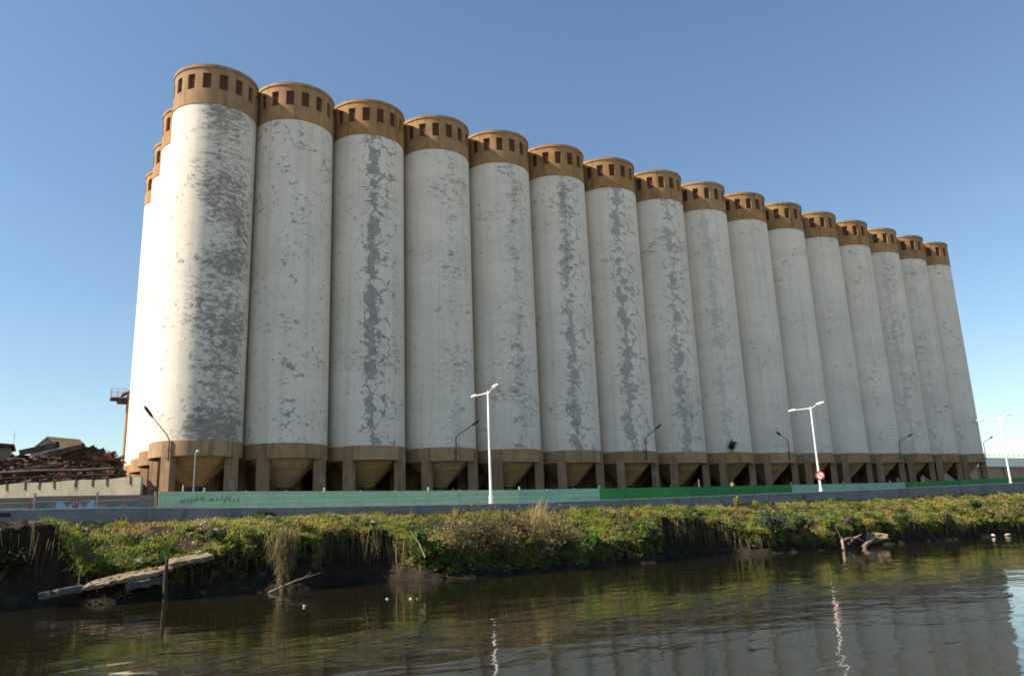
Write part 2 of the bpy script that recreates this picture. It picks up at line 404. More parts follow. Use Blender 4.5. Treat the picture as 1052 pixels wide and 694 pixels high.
# road: footway by the parapet, kerb, carriageway with lines, kerb and footway by the wall
def strip(y0, y1, dz, name, mat, dzb=None, x0=-60, x1=168):
    b = MB(); X = np.arange(x0, x1+.1, 3.0)
    if dzb is None: b.grid([[(x, y, float(zg(x))+dz) for y in (y0, y1)] for x in X], True)
    else:
        b.grid([[(x, y0, float(zg(x))+dzb), (x, y0, float(zg(x))+dz), (x, y1, float(zg(x))+dz), (x, y1, float(zg(x))+dzb)] for x in X], False)
    return structure(b.build(name, mat))
strip(46.75, 49.6, .14, 'pavement', M['paveslab'], -.05)
strip(49.6, 49.8, .15, 'kerb', M['wpost'], -.05)
strip(49.82, 59.4, .006, 'road', M['asphalt'])
strip(59.42, 59.62, .15, 'kerb', M['wpost'], -.05)
strip(59.62, 61.8, .14, 'pavement', M['paveslab'], -.05)
b = MB()
for x in np.arange(-56, 160, 6.0):
    z0, z1 = float(zg(x))+.011, float(zg(x+3))+.011
    b.face([(x, 54.5, z0), (x+3, 54.5, z1), (x+3, 54.62, z1), (x, 54.62, z0)])
for yy in (50.2, 58.9):
    for x in np.arange(-58, 160, 6.0):
        z0, z1 = float(zg(x))+.011, float(zg(x+6))+.011
        b.face([(x, yy, z0), (x+6, yy, z1), (x+6, yy+.12, z1), (x, yy+.12, z0)])
structure(b.build('road_markings', M['line']))

# bank profile tables: X, lipY, lipZ, shoreY
TB = np.array([
 (-4000, 41.2, 3.45, 40.6), (-60, 41.2, 3.45, 40.6), (-8, 41.3, 3.45, 40.5), (0.1, 41.1, 3.42, 40.3), (0.8, 41.0, 2.9, 40.0), (1.7, 40.6, 1.4, 39.8),
 (3.5, 40.5, 1.5, 39.8), (5.5, 40.6, 1.75, 39.8), (7, 40.6, 2.0, 39.9), (9, 40.5, 2.2, 39.9), (10.3, 40.2, 2.6, 39.8), (12.0, 40.4, 2.4, 39.9),
 (12.8, 41.9, 2.75, 41.2), (16.3, 41.8, 2.6, 40.9), (17.4, 40.0, 1.7, 39.2), (20, 39.2, 1.15, 38.5), (24, 39.1, 1.1, 38.4), (28, 39.6, 1.2, 39.0), (31, 40.2, 1.3, 39.7),
 (34.3, 40.0, 1.7, 39.6), (35.0, 42.0, 2.6, 41.4), (38, 42.1, 2.5, 41.5), (41, 41.8, 2.35, 41.2), (43.5, 40.4, 1.5, 39.9), (50, 39.3, 1.2, 38.7), (53, 40.2, 1.5, 39.6), (54.5, 40.9, 1.8, 40.3), (58, 40.5, 1.5, 40.0),
 (70, 40.4, 1.3, 39.9), (95, 40.5, 1.4, 40.0), (160, 40.5, 1.6, 39.9), (4000, 40.5, 1.6, 39.9)])
def prof(x):
    x = np.asarray(x, float)
    n1 = fbm(x*.35, x*0+3.3)-.5; n2 = fbm(x*1.3, x*0+9.1)-.5
    ly = np.interp(x, TB[:, 0], TB[:, 1]) + n1*1.0 + n2*.55
    lz = np.interp(x, TB[:, 0], TB[:, 2]) + n2*.35
    sy = np.minimum(np.interp(x, TB[:, 0], TB[:, 3]) + n1*.8 + (fbm(x*1.7, x*0+21)-.5)*.5, ly-.25)
    return ly, lz, sy
def bank_point(x, s):
    """s 0 at the parapet, 1 at the lip, 2 at the water line, 3 below water"""
    x = np.asarray(x, float); s = np.asarray(s, float)
    ly, lz, sy = prof(x); z0 = zg(x)
    t = np.clip(s, 0, 1); y1 = 46.5+(ly-46.5)*t; z1 = z0 + (lz-z0)*(t**1.15)
    u = np.clip(s-1, 0, 1)
    y2 = ly + (sy-ly)*(u**2.2) + np.sin(u*math.pi)*np.where(lz > 1.9, .6, .38)
    z2 = lz*(1-u**.9)
    q = np.clip(s-2, 0, 1)
    Y = np.where(s <= 1, y1, np.where(s <= 2, y2, sy-2.5*q)); Z = np.where(s <= 1, z1, np.where(s <= 2, z2, -1.2*q))
    amp = np.clip(s*1.6, 0, 1)*.55
    Y = Y + (fbm(x*.9, s*4+7, 2.3)-.5)*amp*1.8*np.where(s > .7, 1, .3) + (fbm(x*3.1, s*9+3, .3)-.5)*amp*.7*np.where(s > .7, 1, .3)
    Z = Z + (fbm(x*.8+40, Y*.9, 0)-.5)*amp*1.6*np.where(s < 1.6, 1, .4) + (fbm(x*2.6+4, Y*2.4+9, 1.3)-.5)*amp*.7
    Z = np.where(s >= 2.9, -1.2, Z)
    return Y, Z
def np_mesh(name, V, faces_idx, nv, mat, tint=None, smooth=False):
    """V (n,3); faces_idx flat loop indices with nv verts per face"""
    me = bpy.data.meshes.new(name); me.vertices.add(len(V)); me.vertices.foreach_set('co', V.astype(np.float32).ravel())
    nf = len(faces_idx)//nv
    me.loops.add(len(faces_idx)); me.loops.foreach_set('vertex_index', faces_idx.astype(np.int32))
    me.polygons.add(nf); me.polygons.foreach_set('loop_start', np.arange(0, nf*nv, nv, dtype=np.int32))
    me.polygons.foreach_set('use_smooth', np.full(nf, smooth))
    if tint is not None:
        a = me.color_attributes.new('tint', 'FLOAT_COLOR', 'POINT'); a.data.foreach_set('color', np.concatenate([tint, np.ones((len(tint), 1))], 1).astype(np.float32).ravel())
    me.materials.append(mat); me.update(calc_edges=True); me.validate()
    return me
bx = np.concatenate([[-4000, -800, -200, -90], np.arange(-40, -8, 1.0), np.arange(-8, 100, .14), np.arange(100, 170, .6), [200, 400, 1200, 4000]])
bs = np.concatenate([np.linspace(0, 1, 34), np.linspace(1, 2, 30)[1:], np.linspace(2, 3, 5)[1:]])
BX, BS = np.meshgrid(bx, bs, indexing='ij'); BY, BZ = bank_point(BX, BS)
V = np.stack([BX, BY, BZ], -1).reshape(-1, 3); ni, nj = BX.shape
I, J = np.meshgrid(np.arange(ni-1), np.arange(nj-1), indexing='ij'); q0 = I*nj+J
FI = np.stack([q0, q0+1, q0+nj+1, q0+nj], -1).ravel()
bo = bpy.data.objects.new('river_bank', np_mesh('river_bank', V, FI, 4, M['soil'], smooth=True)); link(bo); structure(bo)

# ------------------------------------------------------------------ silos
CX = [11.51, 19.56, 27.72, 35.95, 44.23, 52.54, 60.85, 69.14, 77.38, 85.54, 93.6, 101.54, 109.32, 116.93, 124.33, 131.51]
Z1 = [7.98, 7.84, 7.74, 7.67, 7.62, 7.60, 7.59, 7.61, 7.64, 7.68, 7.73, 7.78, 7.84, 7.89, 7.94, 7.98]
Z2 = [40.48, 40.73, 40.93, 41.07, 41.16, 41.21, 41.22, 41.19, 41.14, 41.07, 40.98, 40.88, 40.78, 40.67, 40.57, 40.48]
Z3 = [44.58, 44.83, 45.02, 45.17, 45.26, 45.30, 45.31, 45.29, 45.24, 45.17, 45.08, 44.98, 44.87, 44.77, 44.67, 44.58]
YR, PR, RS = 76.73, 8.55, 3.97

def silo_meshes(i, base):
    z1, z2, z3 = Z1[i]+CAM_Z-base, Z2[i]+CAM_Z-base, Z3[i]+CAM_Z-base
    R = RS; me = {}
    b = MB(); n = 96; nz = 8
    A = [math.pi/2 + 2*math.pi*k/n for k in range(n+1)]
    P = [[(R*math.cos(a), R*math.sin(a), z1+(z2-z1)*t/nz) for a in A] for t in range(nz+1)]
    UV = [[((a-math.pi/2)*R, (z2-z1)*t/nz) for a in A] for t in range(nz+1)]
    b.grid(P, True, UV); me['shaft'] = b.mesh('shaft', M['shaft'])
    # cap with real window openings
    b = MB(); n = 64; Rc = R+.03; zt = z3; w1, w0 = z3-.95, z3-2.55
    Z = [z2, z2+.0001+.7, w0, w1, zt-.32]
    A = [2*math.pi*(k-.5)*1/n for k in range(n)]     # segment k spans A[k]..A[k+1]
    def isw(j): return (j % 4) in (3, 0)
    A = [2*math.pi*k/n for k in range(n)]
    P = [[(Rc*math.cos(a), Rc*math.sin(a), z) for a in A] for z in Z]
    b.grid(P, True, skip=lambda r, j: r == 2 and isw(j), closed=True)
    b.lathe([(Rc, zt-.32), (Rc+.09, zt-.30), (Rc+.09, zt), (Rc-.25, zt), (Rc-.25, zt-.4)], 96, False)
    b.lathe([(R-.01, z2-.06), (Rc+.035, z2-.05), (Rc+.035, z2+.1), (Rc, z2+.12)], 96, False)
    Ri = Rc-.38
    for k in range(16):
        a0, a1 = 2*math.pi*(4*k-1)/n, 2*math.pi*(4*k+1)/n
        def p(r, a, z): return (r*math.cos(a), r*math.sin(a), z)
        for a in (a0, a1): b.face([p(Rc, a, w0), p(Ri, a, w0), p(Ri, a, w1), p(Rc, a, w1)])
        am = (a0+a1)/2
        for z in (w0, w1): b.face([p(Rc, a0, z), p(Rc, am, z), p(Rc, a1, z), p(Ri, a1, z), p(Ri, am, z), p(Ri, a0, z)])
    me['cap'] = b.mesh('cap', M['cap'])
    b = MB(); b.lathe([(Rc-.25, zt-.35), (2, zt-.22), (.02, zt-.15)], 48, False); me['roof'] = b.mesh('roof', M['roof'])
    b = MB(); r = Ri+.06; h = math.sin(math.pi/32)*Rc
    b.face([(r, -h, w0), (r, h, w0), (r, h, w1), (r, -h, w1)])
    me['window'] = b.mesh('window', M['window'])
    b = MB()
    b.box((r+.04, 0, (w0+w1)/2), (.05, .05, w1-w0-.12)); b.box((r+.04, 0, w0+.98), (.056, 2*h-.12, .05))
    for s_ in (-1, 1): b.box((r+.04, s_*(h-.03), (w0+w1)/2), (.05, .06, w1-w0))
    for z in (w0+.03, w1-.03): b.box((r+.042, 0, z), (.05, 2*h-.12, .06))
    me['frame'] = b.mesh('frame', M['bar'])
    # base
    b = MB(); b.lathe([(R+.0, z1+.04), (R+.05, z1), (R+.05, z1-1.35), (R-.45, z1-1.35), (R-.45, z1-.2)], 96, False)
    me['ring_beam'] = b.mesh('ring_beam', M['beam'])
    b = MB(); b.lathe([(R-.46, z1-.2), (R-.46, z1-1.0), (2.4, z1-2.15), (.85, z1-3.75), (.85, z1-3.8)], 48, False)
    b.lathe([(2.46, z1-2.05), (2.52, z1-2.14), (2.36, z1-2.2)], 48, False)
    me['hopper'] = b.mesh('hopper', M['hop'])
    b = MB(); b.lathe([(.72, z1-3.7), (.72, z1-4.1), (.45, z1-4.5), (.45, z1-4.7), (.02, z1-4.7)], 20, False); me['spout'] = b.mesh('spout', M['dark_metal'])
    b = MB(); a = .0; b.box((3.72, 0, (z1-.02)/2), (.82, .92, z1-.02)); me['pier'] = b.mesh('pier', M['pier'])
    b = MB(); b.box((4.08, 0, (z1-1.3+z2)/2), (.7, .9, z2-z1+1.3)); me['joint'] = b.mesh('joint_wall', M['joint'])
    b = MB(); b.box((4.08, 0, (z2+z3-.9)/2+.002), (.62, .8, z3-.9-z2)); me['capj'] = b.mesh('cap_joint', M['cap'])
    b = MB(); b.box((0, 4.3, (z1-1.3+z2)/2), (.9, 1.1, z2-z1+1.3)); me['jointy'] = b.mesh('joint_wall', M['joint'])
    b = MB(); b.box((0, 4.3, (z2+z3-.9)/2+.002), (.8, 1.0, z3-.9-z2)); me['capjy'] = b.mesh('cap_joint', M['cap'])
    return me

def part(me, name, parent, rz=0):
    o = bpy.data.objects.new(name, me); o.parent = parent; o.rotation_euler = (0, 0, rz); COL.objects.link(o); return o
FR_LABEL = [
 'nearest, largest silo at left end of front row, grey mould over white paint',
 'second front silo from the left, mostly clean white with scattered small dark flakes',
 'third front silo from the left, long crack-like grey column of peeled paint down its middle',
 'fourth front silo from the left, smooth pale shaft with few marks, dark lamp below',
 'fifth front silo from the left, just right of nearest white street lamp',
 'sixth front silo from the left, dark splotches stacked one above another right of its middle',
 'seventh front silo from the left, thin wavy grey seam of peeled paint down the shaft',
 'eighth front silo from the left, branching network of grey cracks on its right half',
 'ninth front silo from the left, faint bluish stripe, small plant at its foot',
 'tenth front silo from the left, plain white, dark lamp pointing left at its foot',
 'eleventh front silo from the left, plain shaft, behind the lamp with round sign',
 'twelfth front silo from the left, plain grey-white shaft just right of the signed street lamp',
 'fourth front silo from the right end, grey-white with few small flakes',
 'third front silo from the right end, uneven grey patches along its right side',
 'second front silo from the right end, light grey patches low on the shaft',
 'farthest front silo at right end of the row, narrowest, sky directly beside it']
def A_(i, o, r=0):      # azimuth on the shaft for a fraction o across its visible face
    return math.atan2(-(YR+r*PR), -CX[i]) + math.asin(o)
def upos(i, o): 
    a = (A_(i, o)-math.pi/2) % (2*math.pi); return a*RS
#       peel offset, width, amount, darkness, spots, mould offset, mould
SP = [(.5, 1.2, .25, .6, .95, .42, 1.0, 0), (.05, .9, .42, .8, .85, .8, .25, 0), (.12, 1.0, .75, .8, .35, .8, .25, 1), (.45, 1.3, .50, .5, .35, .6, .25, 0), (.45, 1.2, .65, .7, .35, .5, .2, .35), (.30, 1.1, .75, .8, .3, .7, .1, .75),
      (.3, .9, .5, .65, .2, .6, .1, 1), (.40, 1.1, .7, .65, .25, .6, .1, .9), (.25, 1.0, .6, .40, .1, .6, .0, .7), (.3, 1, .2, .4, .0, .6, .0, 0), (.3, 1, .30, .35, .0, .6, .05, 0), (.3, 1, .35, .35, .0, .6, .0, 0),
      (.4, 1, .4, .4, .15, .6, .1, 0), (.4, 1.0, .6, .5, .15, .6, .1, .5), (.4, 1.1, .5, .45, .15, .6, .1, .3), (.4, 1, .4, .4, .3, .6, .15, 0)]
PSEED = [3.1, 8.7, 15.2, 21.9, 28.4, 33.3, 41.8, 47.5, 52.2, 61.1, 66.6, 73.9, 80.2, 88.8, 93.5, 99.4]
silo_no = 0
for i in range(16):
    base = float(zg(CX[i]))
    me = silo_meshes(i, base)
    for r in range(4):
        root = empty('silo', (CX[i], YR+r*PR, base))
        if r == 0: tag(root, FR_LABEL[i], 'silo', 'silos standing in four rows')
        elif i == 0:
            tag(root, ['sunlit end silo of second row, edge showing left of the nearest silo', 'sunlit end silo of third row, second sliver left of the nearest silo',
                       'sunlit end silo of back row, leftmost sliver against the sky'][r-1], 'silo', 'silos standing in four rows')
        else: tag(root, 'inner silo behind the front row, showing only as dark hoppers between the front piers', 'silo', 'silos standing in four rows')
        sh = part(me['shaft'], 'shaft', root)
        o, wd, am, dk, spt, mo, mm, se = SP[i]
        if r > 0: am, dk, spt, mm, se = .3, .5, .5, .25, 0
        sh['peel_pos'] = float(upos(i, o)); sh['peel_width'] = float(wd); sh['peel_amt'] = float(am); sh['peel_dark'] = float(dk)
        sh['spots'] = float(spt); sh['mould_pos'] = float(upos(i, mo)); sh['mould'] = float(mm); sh['seam'] = float(se); sh['seed'] = PSEED[i]+r*7.3
        cp = part(me['cap'], 'cap', root)
        part(me['roof'], 'roof', root)
        if r == 0 or i == 0:
            for k in range(16):
                wo = part(me['window'], 'window', root, k*math.pi/8)
                f = part(me['frame'], 'frame', wo)
        else:
            wo = part(me['window'], 'window', root, -math.pi/2)
        part(me['ring_beam'], 'ring_beam', root); hp = part(me['hopper'], 'hopper', root); part(me['spout'], 'spout', hp)
        for pa in (-135, -45, 90): part(me['pier'], 'pier', root, R_(pa))
        if i < 15:
            jo = part(me['joint'], 'joint_wall', root); part(me['capj'], 'cap_joint', root)
        if r < 3: part(me['jointy'], 'joint_wall', root); part(me['capjy'], 'cap_joint', root)

# small plant rooted on the beam of the ninth silo, lamps etc. come later

# ------------------------------------------------------------------ lamps
def street_lamp(x, y, label):
    z = float(zg(x))+.14
    t = empty('street_lamp', (x, y, z)); tag(t, label, 'street lamp', 'white double-arm street lamps along the parapet')
    H = 12.05-z+(.0 if x < 50 else .25 if x < 80 else .35)
    b = MB(); b.lathe([(.16, 0), (.15, .9), (.105, 1.0), (.085, H*.6), (.06, H), (.001, H+.02)], 14); b.build('pole', M['white_metal'], t)
    b = MB(); b.box((0, 0, .02), (.45, .45, .04)); b.lathe([(.2, .04), (.17, .14)], 14); b.build('base_plate', M['white_metal'], t)
    for s_, Ln, dz in ((1, 1.75, -.12), (-1, .75, .22)):
        b = MB(); b.tube([(0, 0, H-.25), (0, s_*.25, H-.12), (0, s_*Ln, H+dz*.5)], [.05, .045, .035], 8); a = b.build('arm', M['white_metal'], t)
        b = MB(); hd = []
        for k, (yy, ww, hh) in enumerate([(-.05, .09, .07), (.15, .17, .11), (.55, .17, .12), (.85, .08, .05)]):
            y0 = s_*(Ln+yy); zc = H+dz*.5+.03+ (dz*.35*yy)
            hd.append([(ww*cc, y0, zc+hh*ss) for cc, ss in ((-1, -.3), (-.7, .7), (0, 1), (.7, .7), (1, -.3), (.6, -.8), (-.6, -.8))])
        b.grid(hd, False, closed=True); b.face(hd[0]); b.face(hd[-1]); h = b.build('lamp_head', M['white_metal'], a)
        b = MB(); b.box((0, s_*(Ln+.36), H+dz*.5-.075), (.2, .42, .03)); b.build('lens', M['lens'], a)
    return t
street_lamp(26.9, 49, 'nearest white double-arm street lamp, in front of the fourth and fifth silos')
L2 = street_lamp(61.55, 49, 'middle white double-arm street lamp, the one with a round red sign on its pole')
street_lamp(93.7, 49, 'farthest white double-arm street lamp, against the sky right of the last silo')
# round no-parking style sign strapped to the second lamp, facing the camera side road
t = empty('road_sign', (61.50, 48.86, 5.92)); t.rotation_euler = (0, 0, R_(-38)); t.scale = (.84, .84, .84); tag(t, 'round red and white prohibition sign fixed to the middle white lamp post', 'road sign')
def disc(b, r, y, n=32, ro=None):
    if ro is None: b.face([(r*math.cos(2*math.pi*k/n), y, r*math.sin(2*math.pi*k/n)) for k in range(n)])
b = MB(); n_ = 40
def ringpts(r, y): return [(r*math.cos(2*math.pi*k/n_), y, r*math.sin(2*math.pi*k/n_)) for k in range(n_)]
b.grid([ringpts(.02, -.02), ringpts(.46, -.02), ringpts(.46, .0), ringpts(.02, .0)], False, closed=True); b.build('plate', M['signwhite'], t)
b = MB(); b.grid([ringpts(.34, -.024), ringpts(.34, -.03), ringpts(.48, -.03), ringpts(.48, .004), ringpts(.46, .004)], False, closed=True)
b.box((0, -.027, 0), (.70, .01, .10), M=Matrix.Rotation(R_(45), 3, 'Y')); b.build('red_ring', M['signred'], t)
b = MB(); b.box((0, .04, .2), (.26, .04, .05)); b.box((0, .04, -.2), (.26, .04, .05)); b.build('clamp', M['grey_metal'], t)

def wall_lamp(x0, z0, z1, x1, z2, label, y=72.55, light=False):
    t = empty('bracket_lamp', (x0, y, z0)); tag(t, label, 'lamp', 'dark bracket lamps on the silo ring beams')
    b = MB(); b.tube([(0, 0, 0), (0, -.05, z1-z0)], .06, 8); b.build('pole', M['dark_metal'], t)
    dx, dz = x1-x0, z2-z1
    b = MB(); b.tube([(0, -.05, z1-z0-.05), (dx*.12, -.25, z1-z0+dz*.18), (dx*.7, -.5, z1-z0+dz*.72)], .045, 8); b.build('arm', M['dark_metal'], t)
    d = Vector((dx, -.7, dz)).normalized(); s = d.cross(Vector((0, 0, 1))).normalized(); u = s.cross(d)
    c = Vector((dx*.68, -.49, z1-z0+dz*.70)); Ln = math.hypot(dx, dz)*.38
    hd = []
    for tt, ww, hh in ((0, .06, .05), (.25, .17, .12), (.8, .19, .13), (1, .10, .06)):
        p = c+d*Ln*tt; hd.append([p+s*ww*cc+u*hh*ss for cc, ss in ((-1, -.3), (-.7, .7), (0, 1), (.7, .7), (1, -.3), (.6, -.8), (-.6, -.8))])
    b = MB(); b.grid(hd, False, closed=True); b.face(hd[0]); b.face(hd[-1]); b.build('lamp_head', M['dark_metal'], t)
    b = MB(); b.box((0, .18, .3), (.2, .3, .12)); b.box((0, .18, 1.0), (.2, .3, .12)); b.build('bracket', M['dark_metal'], t)
    return t
wall_lamp(8.72, 8.9, 10.7, 6.6, 13.3, 'dark bracket lamp reaching left from the corner pier of the nearest silo', y=73.0)
wall_lamp(35.9, 9.0, 11.5, 38.2, 13.1, 'dark bracket lamp reaching right at the foot of the fourth silo')
wall_lamp(61.0, 9.3, 11.9, 62.9, 13.4, 'dark bracket lamp reaching right at the foot of the seventh silo')
wall_lamp(85.7, 9.5, 12.0, 83.0, 13.0, 'dark bracket lamp reaching left at the foot of the tenth silo')
wall_lamp(110.0, 9.65, 12.4, 112.4, 13.4, 'dark bracket lamp reaching right at the foot of the thirteenth silo')
wall_lamp(132.6, 9.8, 12.6, 134.3, 13.5, 'dark bracket lamp sticking out past the last silo against the sky')
# grey short lamp in the yard in front of the first silo
t = empty('yard_lamp', (9.85, 66, 3.6)); tag(t, 'thin grey yard lamp with pale round head in front of the nearest silo hopper', 'lamp')
b = MB(); b.tube([(0, 0, 0), (0, 0, 5.5)], [.07, .05], 8); b.build('pole', M['grey_metal'], t)
b = MB(); b.tube([(0, 0, 5.3), (.12, -.2, 5.5)], .035, 6); b.build('arm', M['grey_metal'], t)
b = MB(); b.lathe([(.02, 5.38), (.12, 5.4), (.16, 5.5), (.12, 5.6), (.02, 5.64)], 12, c=(.12, -.25, .0)); b.build('lamp_head', M['white'], t)

# ------------------------------------------------------------------ parapet
t = empty('concrete_parapet', (0, 46.2, 3.6)); tag(t, 'long low grey concrete parapet between the grassy bank and the road', 'parapet')
ptop = lambda x: float(np.interp(x, [-60, 3, 11, 26, 38, 52, 71, 90, 130], [4.32, 4.31, 4.12, 4.02, 4.12, 4.30, 4.56, 4.88, 5.4]))
x = -50.0; k = 0
while x < 168:
    ln = 7.8; b = MB(); n = 6
    P = []
    for q in range(n+1):
        xx = x+.012+(ln-.024)*q/n-0; zt = ptop(xx)+(random.random()-.5)*.012; zb = float(zg(xx))-.5
        P.append([(xx, -.16, zb-3.6), (xx, -.15, zt-3.64), (xx, -.12, zt-3.6), (xx, .12, zt-3.6), (xx, .15, zt-3.64), (xx, .16, zb-3.6)])
    b.grid(P, False); b.face(P[0]); b.face(P[-1]); b.build('panel', M['par'], t); x += ln; k += 1
b = MB()
b.box((10.75, -.165, .12), (.85, .02, .26)); b.box((11.15, -.165, .02), (.35, .021, .3)); b.build('drain_hole', M['black'], t)
b = MB(); b.box((-1.9, -.165, .45), (.9, .02, .2)); b.build('drain_hole', M['black'], t)
b = MB(); b.box((55.6, -.165, .3), (.6, .02, .3)); b.build('dark_patch', M['dark_metal'], t)  # flat dark rectangle on the parapet face

# ------------------------------------------------------------------ boundary walls on the far side of the road
t = empty('green_wall', (7.0, 62, 3.6)); tag(t, 'long slatted boundary wall painted pale and strong green below the silos', 'wall')
gtop = lambda x: float(np.interp(x, [0, 7, 24, 35, 51, 71, 96, 122, 160], [5.80, 5.86, 5.68, 5.62, 5.64, 5.7, 5.84, 6.3, 6.9]))
x = 7.0
pl = 3.0
while x < 160:
    xm = x+pl/2
    mt = 'lgreen' if xm < 36 else 'tgreen' if xm < 45.9 else 'sgreen' if xm < 73 else 'tgreen' if xm < 94.9 else 'sgreen'
    b = MB(); z0, z1 = gtop(x)-3.6, gtop(x+pl)-3.6; zb = float(zg(x))-3.7
    rows = 5
    for rr in range(rows):      # slabs slotted between posts, slightly out of line with each other
        dy = (random.random()-.5)*.03; h0 = zb+(z0-zb)*rr/rows-.02; h1 = zb+(z0-zb)*(rr+1)/rows+(random.random()-.5)*.02*(rr == rows-1)
        h0b = zb+(z1-zb)*rr/rows-.02; h1b = zb+(z1-zb)*(rr+1)/rows
        xa, xb = x-7+.04, x+pl-7-.04
        for ya in (-.03+dy, .03+dy): b.face([(xa, ya, h0), (xb, ya, h0b), (xb, ya, h1b), (xa, ya, h1)])
        b.face([(xa, -.03+dy, h1), (xb, -.03+dy, h1b), (xb, .03+dy, h1b), (xa, .03+dy, h1)])
        b.face([(xa, -.03+dy, h0), (xb, -.03+dy, h0b), (xb, .03+dy, h0b), (xa, .03+dy, h0)])
    b.build('panel', M[mt], t)
    b = MB(); b.box((x-7, 0, (zb+z0+.02+(.25 if int(x) % 9 == 1 else 0))/2), (.12, .13, z0-zb+.04+(.25 if int(x) % 9 == 1 else 0))); b.build('post', M[mt], t)
    x += pl
# faded scrawl and a pale patch on its left end
b = MB(); xx = 1.45
while xx < 5.6:
    hgt = .18+random.random()*.25; z = 1.45+random.random()*.25
    b.box((xx, -.075, z), (.05+random.random()*.2, .012, .05)); b.box((xx+.04, -.078, z+.1), (.05, .012, hgt)); xx += .14+random.random()*.2+(.3 if random.random() < .15 else 0)
b.build('scrawl', M['dkpaint'], t)
b = MB(); b.face([(.9, -.07, .95), (2.1, -.07, .9), (2.3, -.07, 1.2), (1.8, -.07, 1.4), (1.1, -.07, 1.42)]); b.build('pale_patch', M['palep'], t)

t = empty('block_wall', (7.0, 62, 3.6)); tag(t, 'bare brown-grey panel wall with pale posts and blue and red graffiti at left', 'wall')
xx = 6.75
for k in range(14):
    x1, x0 = xx, xx-3.72
    b = MB(); zt = 2.06 if k < 2 else 1.98
    for rr in range(6):
        dy = (random.random()-.5)*.03
        b.box(((x0+x1)/2-7, dy, -.1+(zt+.1)*(rr+.5)/6), (3.6, .06, (zt+.1)/6-.015))
    b.build('panel', M['block'], t)
    b = MB(); lean = (-.03, .0, .035, .02, -.02)[k % 5]
    Mx = Matrix.Rotation(lean, 3, 'Y'); b.box((x1-7, -.02, 1.08), (.15, .16, 2.36), M=Mx); b.build('post', M['wpost'], t)
    xx -= 3.72
def blob(mt, pts, y):
    b = MB(); b.face([(px-7, y, pz-3.6) for px, pz in pts]); return b
def wave(x0, x1, z0, z1, y, seed, mat, nm='graffiti'):
    r = random.Random(seed); top = []; n = 40
    for k in range(n+1):
        f = k/n; top.append((x0+(x1-x0)*f, z0+(z1-z0)*(.35+.65*abs(math.sin(f*math.pi*2.3+seed)))))
    b = MB()
    for k in range(n): b.face([(top[k][0]-7, y, z0-3.6), (top[k+1][0]-7, y, z0-3.6), (top[k+1][0]-7, y, top[k+1][1]-3.6), (top[k][0]-7, y, top[k][1]-3.6)])
    b.build(nm, M[mat], t)
wave(.6, 2.9, 4.5, 5.35, -.075, 1, 'blue'); wave(-.5, .35, 4.5, 5.25, -.075, 2, 'teal'); wave(-1.0, -.5, 4.5, 5.25, -.077, 3.1, 'red'); wave(1.55, 1.95, 4.6, 5.4, -.082, 1.4, 'red')
wave(3.3, 6.2, 4.6, 5.05, -.075, 6, 'teal'); wave(3.6, 5.6, 4.55, 4.85, -.079, 8, 'blue')

# cream yard wall with stakes behind it, running off at an angle
YW = math.atan2(64.5-84, 6.0+16)
t = empty('yard_wall', (-16, 84, 3.6), YW); tag(t, 'sunlit cream wall behind the graffiti wall, topped with dark stakes', 'wall')
WL = math.hypot(22, 19.5)
b = MB(); P = []
for k in range(25):
    xx = WL*k/24; zt = 3.46+.05*math.sin(k*1.7); P.append([(xx, -.12, -.1), (xx, -.12, zt), (xx, .12, zt), (xx, .12, -.1)])
b.grid(P, False); b.face(P[-1]); b.build('rendered_face', M['cream'], t)
for k in range(34):
    xx = 1+k*1.5+random.random()*.6
    if xx > WL-.5: break
    b = MB(); b.tube([(xx, -.17, 2.95), (xx+random.uniform(-.1, .1), -.17, 3.65+random.random()*.25)], .04, 6); b.build('stake', M['rust2'], t)

# ------------------------------------------------------------------ scrap yard at left: heap, sheets, shed
def at(x100, z100, Y): return (x100*Y/100, Y, 2.8+(z100-2.8)*Y/100)
hx = np.linspace(-30, 8, 96); hs = np.linspace(0, 1, 30)
top = lambda x: np.interp(x, [-30, -12, -8, -4, 0, 3.0, 5.0, 6.6, 8], [9.0, 10.2, 10.2, 10.2, 10.4, 11.2, 10.8, 9.6, 6.5])
HX, HS = np.meshgrid(hx, hs, indexing='ij')
HY = 75+HS*26; HZ = 3.4+(top(HX)-3.4)*np.sin(np.clip(HS*1.35, 0, 1)*math.pi/2)*(1-np.clip((HS-.75)*4, 0, 1)) + (fbm(HX*1.3, HY*1.3)-.5)*2.2*np.sin(HS*math.pi)
V = np.stack([HX*(HY/88)**.6, HY, HZ], -1).reshape(-1, 3); ni, nj = HX.shape
I, J = np.meshgrid(np.arange(ni-1), np.arange(nj-1), indexing='ij'); q0 = I*nj+J
FI = np.stack([q0, q0+1, q0+nj+1, q0+nj], -1).ravel()
ho = bpy.data.objects.new('scrap_heap', np_mesh('scrap_heap', V, FI, 4, M['rust2'])); link(ho)
tag(ho, 'dark mound of tangled rusty scrap metal behind the cream wall', 'scrap heap', kind='stuff')
